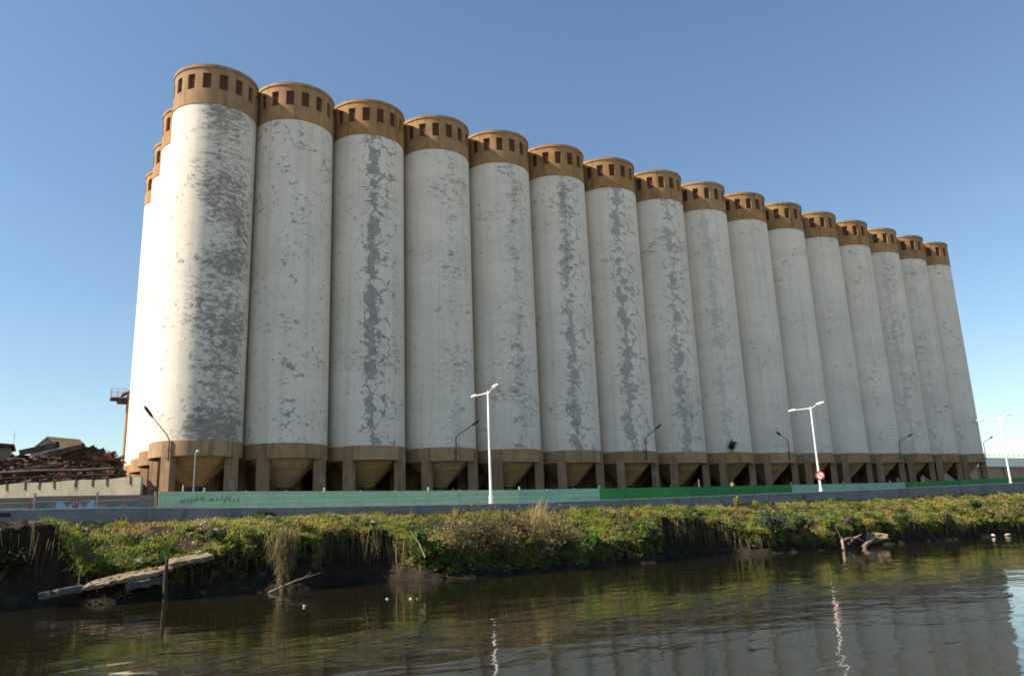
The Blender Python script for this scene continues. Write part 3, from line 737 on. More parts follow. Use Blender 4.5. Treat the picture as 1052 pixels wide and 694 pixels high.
# loose scrap lying through the heap: one uncountable tangle
rs = random.Random(5)
for nm, mt, cnt, lb in (('loose_scrap', 'rust', 800, 'loose rusty bars and plates strewn over the dark scrap mound'), ('dark_scrap', 'rust2', 900, 'blackened steel offcuts mixed through the scrap mound'), ('highlight_scrap', 'rust4', 90, 'paler pinkish plates painted as sun highlights on the scrap mound')):
    b = MB()
    for k in range(cnt):
        X = rs.uniform(-14, 6.6); s = rs.random(); Y = 75+s*18
        if X > 6.0: continue
        zt = float(3.4+(top(X)-3.4)*math.sin(min(1, s*1.35+.1)*math.pi/2))+rs.uniform(-.6, .3)
        L = rs.uniform(.3, 1.5); a = rs.uniform(-.5, .5)+(math.pi if rs.random() < .5 else 0)
        Mx = Euler((rs.uniform(-.6, .6), rs.uniform(-.4, .4), a)).to_matrix()
        if rs.random() < .5: b.box((X, Y, zt), (L, rs.uniform(.06, .18), rs.uniform(.06, .2)), M=Mx)
        else: b.box((X, Y, zt), (L*.5, rs.uniform(.3, .9), .04), M=Mx)
    o = b.build(nm, M[mt]); tag(o, lb, 'scrap', kind='stuff')
P0, P1 = Vector(at(-4.9, 9.85, 78)), Vector(at(6.3, 10.35, 74)); b = MB(); b.tube([P0, P0.lerp(P1, .35)+Vector((0, 0, .06)), P0.lerp(P1, .7)-Vector((0, 0, .05)), P1], .14, 8); b.tube([P0+Vector((0, .3, -.45)), P1+Vector((0, .3, -.5))], .09, 8)
o = b.build('steel_pipe', M['rust2']); tag(o, 'long dark twin pipe running along the foot of the scrap heap', 'pipe')
sheets = [ # x0,z0,x1,z1 at Y=100 scale, colour, label
 (-3.0, 12.2, 0.4, 13.1, 'rust', 'rusty sheet pile section on the scrap heap just left of the shed gable'),
 (-.4, 12.0, 2.9, 12.95, 'rust', 'rusty channel beam with dark end just right of the shed gable'),
 (.9, 11.7, 3.9, 12.75, 'rust2', 'dark steel beam, second step down from the shed roof'),
 (2.2, 11.5, 4.9, 12.45, 'rust', 'reddish steel beam, third step down from the shed roof'),
 (3.3, 11.2, 5.9, 12.0, 'rust3', 'pale orange steel beam lowest of the stepped stack near the silos')]
for k, (x0, z0, x1, z1, mt, lb) in enumerate(sheets):
    Y = 80+k*.8; p0, p1 = Vector(at(x0, z0, Y)), Vector(at(x1, z1, Y)); d = p1-p0
    t = empty('steel_beam', p0); tag(t, lb, 'steel beam', 'rusty beams stacked on the scrap heap')
    ang = math.atan2(d.z, d.x); Ln = d.length; Mx = Matrix.Rotation(-ang, 3, 'Y'); c = d/2
    b = MB()
    b.box(c, (Ln, .9, .10), M=Mx); 
    for s_ in (-1, 1): b.box(c+Mx@Vector((0, s_*.42, -.2)), (Ln-.02, .08, .34), M=Mx)
    b.build('channel', M[mt], t)
    b = MB(); b.box(d+Mx@Vector((.1, 0, -.14)), (.24, .98, .46), M=Mx); b.build('end_plate', M['black'], t)
for k, (x, z, r) in enumerate([(1.2, 9.75, .35), (1.75, 9.8, .2), (3.9, 9.95, .28), (5.9, 10.0, .3)]):
    X, Y, Z = at(x, z, 79.5); b = MB(); b.lathe([(.05, -r*.6), (r, -r*.5), (r*1.05, .2), (r*.8, r*.6), (.05, r*.7)], 9, False)
    o = b.build('rusty_drum', M['rust3'], loc=(X, Y, Z)); o.rotation_euler = (.8, .3*k, .5)
    tag(o, ['brightest orange rusty drum on the heap front above the graffiti', 'small orange drum right beside the brightest orange drum', 'orange drum alone midway along the heap front', 'orange-yellow drum at right foot of the heap beside the silos'][k], 'drum', 'orange drums on the scrap heap')
# shed with tan gable roof
t = empty('shed', at(-.4, 5, 92)); t.location.z = 3.6; tag(t, 'grey gabled shed with long tan sheet roof rising behind the scrap heap', 'shed')
zr = at(0, 13.75, 92)[2]-3.6; ze = at(0, 12.3, 92)[2]-3.6; xr0 = at(-.5, 0, 92)[0]; xl = at(-1.7, 0, 92)[0]; xrt = at(.7, 0, 92)[0]
o0 = t.location.x; Lr = 2.8
# ridge runs to the right (+X) and away
dr = Vector((2.75, .8, -.15)); gx0 = Vector((xl-o0-.2, 0, 0)); gx1 = Vector((xrt-o0, -.6, 0)); ap = Vector((xr0-o0, -.3, zr))
b = MB(); b.face([gx0, gx1, gx1+Vector((0, 0, ze)), ap, gx0+Vector((0, 0, ze))]); bk = Vector(dr)
b.face([gx0+bk, gx1+bk, gx1+bk+Vector((0, 0, ze)), ap+bk, gx0+bk+Vector((0, 0, ze))]); b.face([gx1, gx1+bk, gx1+bk+Vector((0, 0, ze)), gx1+Vector((0, 0, ze))]); b.face([gx0, gx0+bk, gx0+bk+Vector((0, 0, ze)), gx0+Vector((0, 0, ze))])
b.build('wall', M['shedwall'], t)
b = MB()
for e_, s_ in ((gx1, 1), (gx0, -1)):
    eo = e_+Vector((s_*.25, -.12 if s_ > 0 else 0, ze-.18)); f0, f1 = ap+Vector((0, -.12, .05)), ap+bk+Vector((.2, 0, .05)); e1 = eo+bk+Vector((.2, 0, 0))
    b.face([eo, e1, f1, f0]); dn = Vector((0, 0, -.1)); b.face([eo+dn, e1+dn, f1+dn, f0+dn]); b.face([eo, f0, f0+dn, eo+dn]); b.face([eo, e1, e1+dn, eo+dn])
b.build('roof', M['shedroof'], t)
# second dark low shed at far left edge
t = empty('shed', (-5.0, 88, 3.6)); tag(t, 'low dark-roofed shed cut off by the left edge of the photo', 'shed')
zt = at(0, 13.2, 88)[2]-3.6
b = MB(); b.box((-1.0, 0, (zt-.5)/2), (5.5, 4, zt-.5)); b.build('wall', M['block'], t)
b = MB(); b.box((-1.0, -.3, zt-.35), (6.1, 5, .22), M=Matrix.Rotation(.09, 3, 'Y')); b.build('roof', M['rust2'], t)
# thin mast
b = MB(); b.tube([(0, 0, 0), (0, 0, at(0, 14.3, 90)[2]-3.6)], [.05, .02], 6); b.box((0, 0, at(0, 13.9, 90)[2]-3.6), (.5, .02, .02)); o = b.build('mast', M['grey_metal'], loc=(at(-3.55, 0, 90)[0], 90, 3.6)); tag(o, 'thin grey aerial mast rising above the sheds at far left', 'mast')

# ------------------------------------------------------------------ elevator tower with platform behind the silos, far left edge
t = empty('elevator_tower', (8.9, 108.2, 3.6)); tag(t, 'narrow ochre service tower with a railed platform at far left edge of the silos', 'tower')
zt = at(0, 18.8, 108)[2]-3.6
b = MB(); b.box((0, 0, zt/2), (2.4, 2.2, zt)); b.build('tower_shaft', M['ochre_end'], t)
b = MB(); b.face([(-1.9, -1.5, zt), (1.2, -1.5, zt+1.6), (1.2, 1.5, zt+1.6), (-1.9, 1.5, zt)]); b.face([(-1.9, -1.5, zt-.12), (1.2, -1.5, zt+1.48), (1.2, 1.5, zt+1.48), (-1.9, 1.5, zt-.12)])
b.face([(-1.9, -1.5, zt-.12), (1.2, -1.5, zt+1.48), (1.2, -1.5, zt+1.6), (-1.9, -1.5, zt)]); b.face([(-1.2, -1.1, zt), (1.2, -1.1, zt), (1.2, -1.1, zt+1.5), (-1.2, -1.1, zt+.3)])
b.build('roof', M['ochre_end'], t)
b = MB(); b.box((-2.1, 0, zt-.55), (2.0, 2.2, .22)); b.box((-1.7, 0, zt-.85), (1.2, 1.6, .4)); b.build('platform', M['rust2'], t)
b = MB()
for px in (-3.05, -2.3, -1.6):
    for py in (-1.05, 1.05): b.tube([(px, py, zt-.45), (px, py, zt+.65)], .03, 6)
for zz in (.1, .6):
    for py in (-1.05, 1.05): b.tube([(-3.05, py, zt+zz), (-1.2, py, zt+zz)], .028, 6)
    b.tube([(-3.05, -1.05, zt+zz), (-3.05, 1.05, zt+zz)], .028, 6)
b.build('railing', M['grey_metal'], t)

t = empty('light_block_wall', (8, 112, 3.6)); tag(t, 'added dark wall blocking daylight behind the last row of piers', 'wall')  # unseen wall added to stop daylight showing between the piers
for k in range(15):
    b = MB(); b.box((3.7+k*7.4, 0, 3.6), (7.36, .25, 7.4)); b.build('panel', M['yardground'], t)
# ------------------------------------------------------------------ viaduct far right
t = empty('viaduct', (150, 120, 3.6)); tag(t, 'far elevated road with white parapet on a tan brick wall beyond the last silo', 'viaduct')
b = MB(); b.box((120, 3, 4.45), (240, 5, 8.9)); b.build('wall', M['brick'], t)
b = MB(); b.box((120, 2.6, 10.1), (241, 6.6, 2.4)); b.build('deck', M['cream'] if False else M['signwhite'], t)
b = MB()
for zz in (.5, .95): b.tube([(0, -.5, 11.3+zz), (240, -.5, 11.3+zz)], .05, 6)
for k in range(0, 97): b.box((k*2.5, -.5, 11.3+.5), (.09, .09, 1.0))
b.build('railing', M['wpost'], t)
for k in range(20):
    b = MB(); b.box((6+k*12, .35, 4.4), (1.0, .5, 8.8)); b.build('buttress', M['brick'], t)

# ------------------------------------------------------------------ vegetation
GREENS = np.array([(.25, .29, .045), (.34, .34, .055), (.44, .39, .08), (.16, .22, .04), (.50, .42, .15), (.07, .12, .03)])
STRAW = np.array([(.42, .34, .16), (.34, .26, .12), (.25, .18, .09)])
def blades(P, D, L, W, tint, seed=0, droop=.35):
    """P base (n,3), D unit direction, L length, W width -> verts and triangles (two-segment blades)"""
    r = np.random.default_rng(seed); n = len(P)
    a = r.random(n)*2*math.pi; S = np.stack([np.cos(a), np.sin(a), np.zeros(n)], 1)
    S = S - D*(S*D).sum(1, keepdims=True); S /= np.linalg.norm(S, axis=1, keepdims=True)+1e-9
    bend = np.stack([r.normal(0, 1, n), r.normal(0, 1, n), -np.abs(r.normal(.6, .4, n))], 1)*droop
    L = L[:, None]; W = W[:, None]
    p1 = P + D*L*.55 + bend*L*.15; p2 = P + D*L + bend*L*.7
    V = np.stack([P-S*W*.5, P+S*W*.5, p1-S*W*.4, p1+S*W*.4, p2], 1).reshape(-1, 3)
    k = np.arange(n)[:, None]*5
    T = np.concatenate([k+0, k+1, k+3, k+0, k+3, k+2, k+2, k+3, k+4], 1).ravel()
    C = np.repeat(tint, 5, axis=0)
    return V, T, C
def leaves(P, size, tint, seed=0, asp=1.7):
    r = np.random.default_rng(seed); n = len(P)
    U = r.normal(0, 1, (n, 3)); U[:, 2] *= .6; U /= np.linalg.norm(U, axis=1, keepdims=True)
    Wv = r.normal(0, 1, (n, 3)); Wv -= U*(Wv*U).sum(1, keepdims=True); Wv /= np.linalg.norm(Wv, axis=1, keepdims=True)
    s = size[:, None]
    V = np.stack([P-U*s*asp*.5, P-Wv*s*.5+U*s*.1, P+U*s*asp*.5, P+Wv*s*.5+U*s*.1], 1).reshape(-1, 3)
    k = np.arange(n)[:, None]*4; T = np.concatenate([k, k+1, k+2, k, k+2, k+3], 1).ravel()
    return V, T, np.repeat(tint, 4, axis=0)
def join(lst):
    Vs, Ts, Cs = [], [], []; off = 0
    for V, T, C in lst: Vs.append(V); Ts.append(T+off); Cs.append(C); off += len(V)
    return np.concatenate(Vs), np.concatenate(Ts), np.concatenate(Cs)
def veg(name, lst, mat='foliage'):
    V, T, C = join(lst); o = bpy.data.objects.new(name, np_mesh(name, V, T, 3, M[mat], C)); link(o); return o
def pick(cols, x, r, jit=.18):
    """colour index from a smooth field x in 0..1 plus jitter"""
    n = len(cols); k = np.clip(((x-.25)/.5*n+r.normal(0, .7, len(x))).astype(int), 0, n-1)
    return cols[k]*(1+r.normal(0, jit, (len(x), 1))).clip(.5, 1.6)

# --- short grass over the slope
n = 330000
u = rng.random(n); X = -10 + 175*(u**1.75); S = rng.random(n)**.85*1.12
dens = fbm(X*.9+11, S*5+X*.2, 0); keep = (dens+rng.normal(0, .06, n)) > .47
rub = (X > .9) & (X < 8.5) & (S > .25)
keep &= ~(rub & (rng.random(n) < .80)); keep &= ~((X < .6) & (S > .35))
X, S = X[keep], S[keep]; Y, Z = bank_point(X, S); n = len(X)
f1 = fbm(X*.55+3, Y*1.1+50, 0); f2 = fbm(X*1.9, Y*2.1+9, 0)
near = np.clip(1-X/110, .3, 1)
D = np.stack([rng.normal(0, .45, n), rng.normal(-.12, .42, n), np.ones(n)], 1); D /= np.linalg.norm(D, axis=1, keepdims=True)
Lh = (.07+.17*rng.random(n)**2)*(.25+1.7*f2) ; Wd = .018+.022*rng.random(n)+X*.00022
tint = pick(GREENS[[3, 0, 1, 2, 2, 4]], f1, rng)
st = rng.random(n) < .13+.22*(f2 > .60)+.32*(fbm(X*.45+90, Y*.8, 0) > .57); tint[st] = STRAW[rng.integers(0, 3, st.sum())]*(1+rng.normal(0, .15, (st.sum(), 1)))
o = veg('grass', [blades(np.stack([X, Y, Z-.02], 1), D, Lh, Wd, tint, 1)]); tag(o, 'short yellow-green grass covering the slope above the river', 'grass', kind='stuff')

# --- taller tufts and hanging fringe along the lip
nt = 8200; tx = .2 + 164*rng.random(nt)**1.6; ts = np.clip(rng.normal(1.0, .26, nt), .1, 1.75)
low = rng.random(nt) < .45; ts[low] = rng.random(low.sum())*1.0
kk = fbm(tx*.6+70, ts*3, 0) > .46; pocket = ((tx > 12.6) & (tx < 16.8)) | ((tx > 35) & (tx < 41.5)) | (tx < .5); kk &= ~(pocket & (ts > 1.05))
kk &= ~((tx < 8) & (rng.random(nt) < .6)); tx, ts = tx[kk], ts[kk]; nt = len(tx); m_ = 34
X = np.repeat(tx, m_)+rng.normal(0, .11, nt*m_); S = np.repeat(ts, m_)+rng.normal(0, .018, nt*m_); Y, Z = bank_point(X, S); n = len(X)
hang = np.repeat(rng.random(nt) < .5, m_) & (S > .85)
size = np.repeat(.5+1.1*rng.random(nt)**2, m_)
D = np.stack([rng.normal(0, .5, n), rng.normal(-.2, .45, n), np.ones(n)], 1); D[hang] = np.stack([rng.normal(0, .3, hang.sum()), rng.normal(-.55, .25, hang.sum()), rng.normal(-.25, .4, hang.sum())], 1)
D /= np.linalg.norm(D, axis=1, keepdims=True)
ff = np.repeat(fbm(tx*.8, ts*2+31, 0), m_)
tint = pick(np.concatenate([GREENS[[5, 3, 0, 1, 2]], STRAW[:2]]), ff, rng)
o = veg('grass_tufts', [blades(np.stack([X, Y, Z-.02], 1), D, (.16+.26*rng.random(n))*size, .02+.02*rng.random(n)+X*.00015, tint, 2, .5)])
tag(o, 'longer grass tufts hanging over the broken lip of the river bank', 'grass', kind='stuff')

# --- broad-leaved ground weeds and dead litter in patches on slope and face
nc = 4800; cx_ = 1.6 + 165*rng.random(nc)**1.65; cs_ = rng.random(nc)*1.4+.4
pk = ((cx_ > 12.6) & (cx_ < 15.9)) | ((cx_ > 35.2) & (cx_ < 40.8)) | (cx_ < 1.5)
veget = np.interp(cx_, [0, 8, 12, 17, 19, 33, 35, 42, 44, 52, 56, 165], [.15, .5, .5, .8, 1, .95, .6, .8, .9, .8, .6, .55])
kk = (~(pk & (cs_ > 1.0))) & (rng.random(nc) < veget) & (cs_ < 1.0+.8*veget); cx_, cs_ = cx_[kk], cs_[kk]; nc = len(cx_); m_ = 46
rad = .12+.26*rng.random(nc)**1.5
off = rng.normal(0, 1, (nc*m_, 3)); off /= np.linalg.norm(off, axis=1, keepdims=True)+1e-9; off *= (rng.random((nc*m_, 1))**.4)*np.repeat(rad, m_)[:, None]
cy_, cz_ = bank_point(cx_, cs_); P = np.stack([cx_, cy_-.04, cz_+rad*.35], 1); P = np.repeat(P, m_, 0)+off*np.array([1.2, 1, .75])
P[:, 2] = np.maximum(P[:, 2], .04)
kind = rng.random(nc); fk = fbm(cx_*.5+5, cs_*2+66, 0)
base = np.where((kind < .30)[:, None], GREENS[5]*1.0, np.where((kind < .52)[:, None], np.array((.10, .17, .05)), np.where((kind < .62)[:, None], np.array((.20, .28, .04)), np.where((kind < .74)[:, None], STRAW[1], np.array((.22, .23, .05))))))
tint = np.repeat(base, m_, 0)*(1+rng.normal(0, .22, (nc*m_, 1))).clip(.4, 1.7)
o = veg('bank_weeds', [leaves(P, .05+.05*rng.random(nc*m_)+P[:, 0]*.0003, tint, 3)]); tag(o, 'mixed low weeds and dead leaf litter over the bank face', 'weeds', kind='stuff')

# --- dry roots and creepers hanging down the cut faces
nr = 1500; rx = np.concatenate([rng.uniform(12.2, 17, 300), rng.uniform(34.8, 41.8, 350), rng.uniform(-6, 1.2, 90), rng.uniform(20, 70, 160), rng.uniform(1, 90, nr-900)])
rs_ = rng.uniform(.95, 1.25, nr); RY, RZ = bank_point(rx, rs_); D = np.stack([rng.normal(0, .12, nr), rng.normal(-.15, .1, nr), -np.ones(nr)], 1); D /= np.linalg.norm(D, axis=1, keepdims=True)
tint = STRAW[rng.integers(0, 3, nr)]*rng.uniform(.35, 1.0, (nr, 1))
o = veg('hanging_roots', [blades(np.stack([rx, RY-.12, RZ], 1), D, np.minimum(RZ*.9, rng.uniform(.4, 1.7, nr)), rng.uniform(.02, .05, nr), tint, 4, .12)])
tag(o, 'thin dry roots hanging down the dark cut faces of the bank', 'roots', kind='stuff')

# --- individual shrubs
def bank_at(x, s):
    y, z = bank_point(np.array([x]), np.array([s])); return float(y[0]), float(z[0])
def shrub(x, s, h, wd, cols, label, seed, nleaf=700, lsize=.08, twigs=14, bare=.0, name='shrub', cat='shrub', lean=(0, -.2), group='shrubs growing on the river bank', mb='twig', spread=.06, lowf=.55):
    r = np.random.default_rng(seed); rr = random.Random(seed); y, z = bank_at(x, s)
    t = empty(name, (x, y, z-.05)); tag(t, label, cat, group)
    b = MB(); tips = []
    for k in range(twigs):
        a = rr.uniform(0, 2*math.pi); sp = rr.uniform(.1, 1)*wd*.5; hh = h*rr.uniform(lowf, 1.0)
        p0 = Vector((math.cos(a)*spread*rr.random(), math.sin(a)*spread*.6*rr.random(), rr.uniform(0, .15))); p2 = Vector((math.cos(a)*sp+lean[0]*h, math.sin(a)*sp*.8+lean[1]*h, hh))
        p1 = p0.lerp(p2, .5)+Vector((rr.uniform(-.12, .12)*wd, rr.uniform(-.1, .1)*wd, .10*h))
        b.tube([p0, p1, p2], [.018+.004*h, .012, .005], 4, cap=False); tips += [p1, p2, p1.lerp(p2, .5)]
        for q in range(5):
            c0 = p1.lerp(p2, rr.uniform(-.6, .9)); c1 = c0+Vector((rr.uniform(-1, 1)*wd*.22, rr.uniform(-1, 1)*wd*.18, rr.uniform(-.05, .35)*h)); b.tube([c0, c1], [.009, .004], 3, cap=False); tips += [c1, c0.lerp(c1, .6)]
    b.build('stems', M[mb], t)
    tp = np.array([tuple(p) for p in tips]); idx = r.integers(0, len(tp), nleaf)
    P = tp[idx]+r.normal(0, 1, (nleaf, 3))*np.array([.09, .08, .08])*(.5+wd*.35); P[:, 2] = np.maximum(P[:, 2], -.2)
    cols = np.array(cols); tn = cols[r.integers(0, len(cols), nleaf)]*(1+r.normal(0, .2, (nleaf, 1))).clip(.4, 1.7)
    V, T, C = leaves(P, lsize*(.6+.8*r.random(nleaf)), tn, seed, 1.9)
    o = bpy.data.objects.new('foliage', np_mesh('foliage', V, T, 3, M['foliage'], C)); link(o, t); return t
BR = [(.24, .15, .085), (.30, .20, .11), (.18, .11, .065), (.13, .09, .055)]
DG = [(.05, .10, .03), (.08, .14, .04), (.06, .12, .045)]; BG = [(.12, .24, .04), (.17, .30, .05), (.09, .19, .04)]
YG = [(.26, .28, .05), (.20, .22, .05), (.32, .30, .08)]; BL = [(.07, .13, .075), (.10, .17, .09), (.06, .10, .06)]
TN = [(.44, .33, .18), (.36, .26, .13), (.28, .19, .10), (.16, .18, .05), (.22, .24, .06)]
BR = [(.30, .21, .12), (.36, .26, .15), (.22, .15, .08), (.14, .15, .05)]
shrub(19.6, 1.1, 1.9, 2.2, TN, 'tan dry brush at left end of the brown thicket', 11, 1500, .07, 50, spread=.7, lowf=.2, lean=(-.15, -.25))
shrub(21.0, .95, 2.3, 2.4, BR+[(.12, .14, .05)], 'tallest dry brown bush of the thicket, just left of the nearest white lamp', 12, 1900, .075, 60, spread=.8, lowf=.25, lean=(.1, -.2))
shrub(22.4, 1.15, 1.6, 2.6, TN+[(.14, .17, .05)], 'low spreading dry bush near the water, below the nearest white lamp', 13, 1600, .08, 50, spread=.9, lowf=.2, lean=(.2, -.2))
shrub(23.6, .9, 2.0, 2.2, BR, 'dark brown twiggy bush right of the nearest white lamp', 35, 1500, .07, 50, spread=.7, lowf=.25, lean=(.0, -.2))
shrub(25.3, 1.05, 1.9, 2.6, TN, 'tan brush at right end of the brown thicket, below the reed stalks', 36, 1500, .07, 55, spread=.8, lowf=.2, lean=(.25, -.2))
shrub(24.6, 1.35, 1.0, 2.2, DG+BR, 'dark low scrub hanging over the water under the brown thicket', 37, 900, .08, 24, spread=.6, lowf=.2)
shrub(24.4, .5, 1.0, .8, DG, 'small dark green weed standing up against the parapet near the lamp', 14, 300, .09, 8, name='weed', cat='weed', lean=(0, 0))
shrub(45.3, .42, 1.15, .55, [(.42, .30, .04), (.34, .30, .06), (.22, .22, .06)], 'lone upright yellow-topped weed standing above the grass right of centre', 15, 170, .09, 5, name='weed', cat='weed', lean=(.05, 0))
shrub(43.2, .62, .7, .7, DG+YG, 'small dark weed just left of the yellow-topped weed', 16, 200, .08, 7, name='weed', cat='weed')
shrub(44.8, 1.1, 1.5, 2.3, BL, 'blue-green bush low on the bank below the yellow-topped weed', 17, 1300, .09, 18)
shrub(47.2, 1.2, 1.2, 1.8, BL+DG, 'blue-green bush at the water edge left of the driftwood pile', 18, 900, .09, 14)
shrub(18.6, 1.2, 1.0, 1.4, BG, 'bright green leafy plant at left foot of the dry brown bushes', 19, 750, .10, 12)
shrub(17.4, 1.05, .9, 1.1, BG+DG, 'bright green leafy plant beside the right end of the left dark hollow', 20, 520, .10, 10)
shrub(28.9, 1.15, .9, 1.3, BG, 'glossy light green plant low on the bank right of the dry bushes', 21, 650, .11, 10)
shrub(31.0, 1.25, .8, .9, BG+YG, 'pale green plant close above the water left of the right dark hollow', 22, 420, .10, 8)
shrub(26.9, 1.25, .9, 1.5, DG+BR, 'dark green and brown scrub at the water between dry bushes and light green plant', 23, 650, .08, 12)
shrub(33.4, .95, .9, 1.5, YG+DG, 'yellow-green scrub on the earth shoulder left of the right dark hollow', 24, 600, .08, 12)
shrub(9.0, .95, .8, 1.4, YG+DG, 'yellow-green scrub right of the broken slabs', 25, 520, .08, 10)
shrub(7.6, .80, .6, 1.2, DG, 'dark green clump just above the right broken slab', 26, 420, .08, 9)
shrub(11.6, .85, .7, 1.3, YG, 'yellow-green clump at left lip of the left dark hollow', 27, 500, .08, 9)
shrub(50.6, .95, 1.1, 1.4, YG+BG, 'yellow-green bush directly above the driftwood pile', 28, 650, .09, 12)
shrub(53.5, 1.0, .9, 1.4, DG+BR, 'dark scrub right of the driftwood pile above the pale boulder', 29, 500, .08, 10)
shrub(3.6, .55, .55, 1.1, YG+DG, 'low green clump among the rubble at left', 30, 380, .08, 8)
shrub(-1.4, 1.6, 1.2, 2.2, [(.03, .045, .02), (.04, .05, .025)], 'bush with shade painted into its leaves on the cut bank at left edge', 31, 900, .08, 16)  # leaf colours kept near black to stand for the bank's shade
shrub(60.0, 1.0, 1.0, 1.8, DG, 'dark green bush right of the pale boulder', 32, 600, .09, 12)
shrub(66.0, 1.0, 1.0, 2.0, YG+BR, 'olive and brown bush midway between boulder and right edge', 33, 600, .10, 12)
shrub(74.0, .7, .9, 1.8, DG, 'dark green bush on the slope near the right edge', 34, 500, .10, 12)
# tall dry stalk fan
t_ = []; r = np.random.default_rng(40); y, z = bank_at(25.2, .75); nn = 150
D = np.stack([r.normal(.42, .20, nn), r.normal(-.1, .15, nn), np.ones(nn)], 1); D /= np.linalg.norm(D, axis=1, keepdims=True)
o = veg('dry_reed', [blades(np.stack([25.2+r.normal(0, .12, nn), y+r.normal(0, .1, nn), np.full(nn, z)], 1), D, r.uniform(1.5, 2.9, nn), r.uniform(.025, .05, nn), STRAW[r.integers(0, 2, nn)]*1.2, 41, .12)])
tag(o, 'tall fan of pale dry reed stalks leaning right in front of the green wall', 'reeds')
# small plant growing on ninth silo's ring beam
yb = 72.55
t = shrub(77.0, .5, 1.3, 1.5, [(.05, .05, .03), (.08, .07, .04)], 'dark dry plant rooted in the ring beam of the ninth silo', 42, 260, .16, 10, name='wall_plant', cat='plant', group=None, lean=(.1, -.1))
t.location = (75.2, 72.75, 10.35)

# ------------------------------------------------------------------ debris on the bank and in the river
def rough_block(name, dims, mat, loc, rot, seed, amp=.06, sub=3):
    bm = bmesh.new(); bmesh.ops.create_cube(bm, size=1); bmesh.ops.subdivide_edges(bm, edges=bm.edges[:], cuts=sub, use_grid_fill=True)
    r = random.Random(seed)
    for v in bm.verts:
        v.co = Vector((v.co.x*dims[0], v.co.y*dims[1], v.co.z*dims[2]))+Vector((r.uniform(-1, 1), r.uniform(-1, 1), r.uniform(-1, 1)*.6))*amp*min(1, max(dims)/1.5)
    me = bpy.data.meshes.new(name); bm.to_mesh(me); bm.free(); me.materials.append(mat)
    o = bpy.data.objects.new(name, me); link(o); o.location = loc; o.rotation_euler = rot; return o
def rock(loc, s, seed, mat='rock'):
    bm = bmesh.new(); bmesh.ops.create_icosphere(bm, subdivisions=2, radius=1); r = random.Random(seed)
    ph = [r.uniform(0, 6) for _ in range(6)]
    for v in bm.verts:
        c = v.co; k = 1+.22*math.sin(c.x*3+ph[0])+.18*math.sin(c.y*4+ph[1])+.15*math.sin(c.z*5+ph[2])+r.uniform(-.07, .07)
        v.co = Vector((c.x*k*s[0], c.y*k*s[1], c.z*k*s[2]))
    me = bpy.data.meshes.new('rock'); bm.to_mesh(me); bm.free(); me.materials.append(M[mat])
    o = bpy.data.objects.new('rock', me); link(o); o.location = loc; o.rotation_euler = (r.uniform(-.4, .4), r.uniform(-.4, .4), r.uniform(0, 6)); return o
def slab_poly(outline, th, mat, loc, rot, seed):
    """broken slab: irregular outline, jagged edges, pitted top"""
    rr_ = random.Random(seed); pts = []
    for k, (x, y) in enumerate(outline):        # break every edge into short uneven steps
        x2, y2 = outline[(k+1) % len(outline)]; m_ = max(2, int(math.hypot(x2-x, y2-y)/.16))
        for q in range(m_):
            f = q/m_; pts.append((x+(x2-x)*f+rr_.uniform(-.05, .05), y+(y2-y)*f+rr_.uniform(-.06, .06)))
    cx0 = sum(p[0] for p in pts)/len(pts); cy0 = sum(p[1] for p in pts)/len(pts); b = MB(); rings = []
    for k, sc_ in enumerate((.35, .7, .93)): rings.append([(cx0+(x-cx0)*sc_, cy0+(y-cy0)*sc_, th/2+rr_.uniform(-.02, .03)) for x, y in pts])
    rings.append([(x, y, th/2-rr_.uniform(.0, .05)) for x, y in pts])
    rings.append([(x+rr_.uniform(-.03, .03), y+rr_.uniform(-.03, .05), rr_.uniform(-.04, .04)) for x, y in pts])
    rings.append([(cx0+(x-cx0)*.97, cy0+(y-cy0)*.95, -th/2+rr_.uniform(-.04, .03)) for x, y in pts])
    b.grid(rings, False, closed=True); b.face(list(reversed(rings[0]))); b.face(rings[-1])
    o = b.build('concrete_slab', mat, loc=loc); o.rotation_euler = rot; return o
SL = 'broken slabs on the bank'
o = slab_poly([(-1.9, -.35), (-.9, -.55), (.2, -.42), (.9, -.6), (1.75, -.45), (1.9, .3), (.8, .75), (-.6, .6), (-1.5, .45)], .16, M['slab'], (3.45, 39.75, 1.08), (R_(9), R_(-9.5), R_(2)), 1); tag(o, 'longest broken concrete slab tilted over the water at left', 'slab', SL)
o = slab_poly([(-.95, -.5), (-.2, -.42), (.5, -.6), (1.0, -.35), (.85, .55), (-.1, .75), (-.9, .5)], .22, M['slab'], (5.95, 39.85, 1.66), (R_(8), R_(-8), R_(-3)), 2); tag(o, 'shorter higher broken slab right of the dark mooring post', 'slab', SL)
o = slab_poly([(-.8, -.3), (.1, -.45), (.85, -.3), (.8, .4), (-.6, .35)], .26, M['shadeslab'], (.85, 39.6, .62), (R_(-6), R_(-7), R_(4)), 3); tag(o, 'grey slab, shade painted in, at lower left end of the longest broken slab', 'slab', SL)
o = slab_poly([(-.8, -.25), (0, -.4), (.75, -.2), (.7, .3), (-.7, .3)], .3, M['shadeslab'], (4.1, 39.5, .82), (R_(6), R_(-6), R_(3)), 4); tag(o, 'dark broken slab under the longest slab, its shadow painted into the colour', 'slab', SL)
for k in range(9):
    f = rr0.uniform(-1.5, 1.6) if False else -1.5+k*.36; sz = .05+.05*((k*7) % 5)/5
    o = rock((3.45+f, 39.6+((k*5) % 7)*.07, 1.08+f*.167+.12), (sz*1.5, sz, sz*.6), 300+k, 'slab'); tag(o, 'small broken lump resting on the longest tilted slab', 'stone', 'lumps on the long slab')
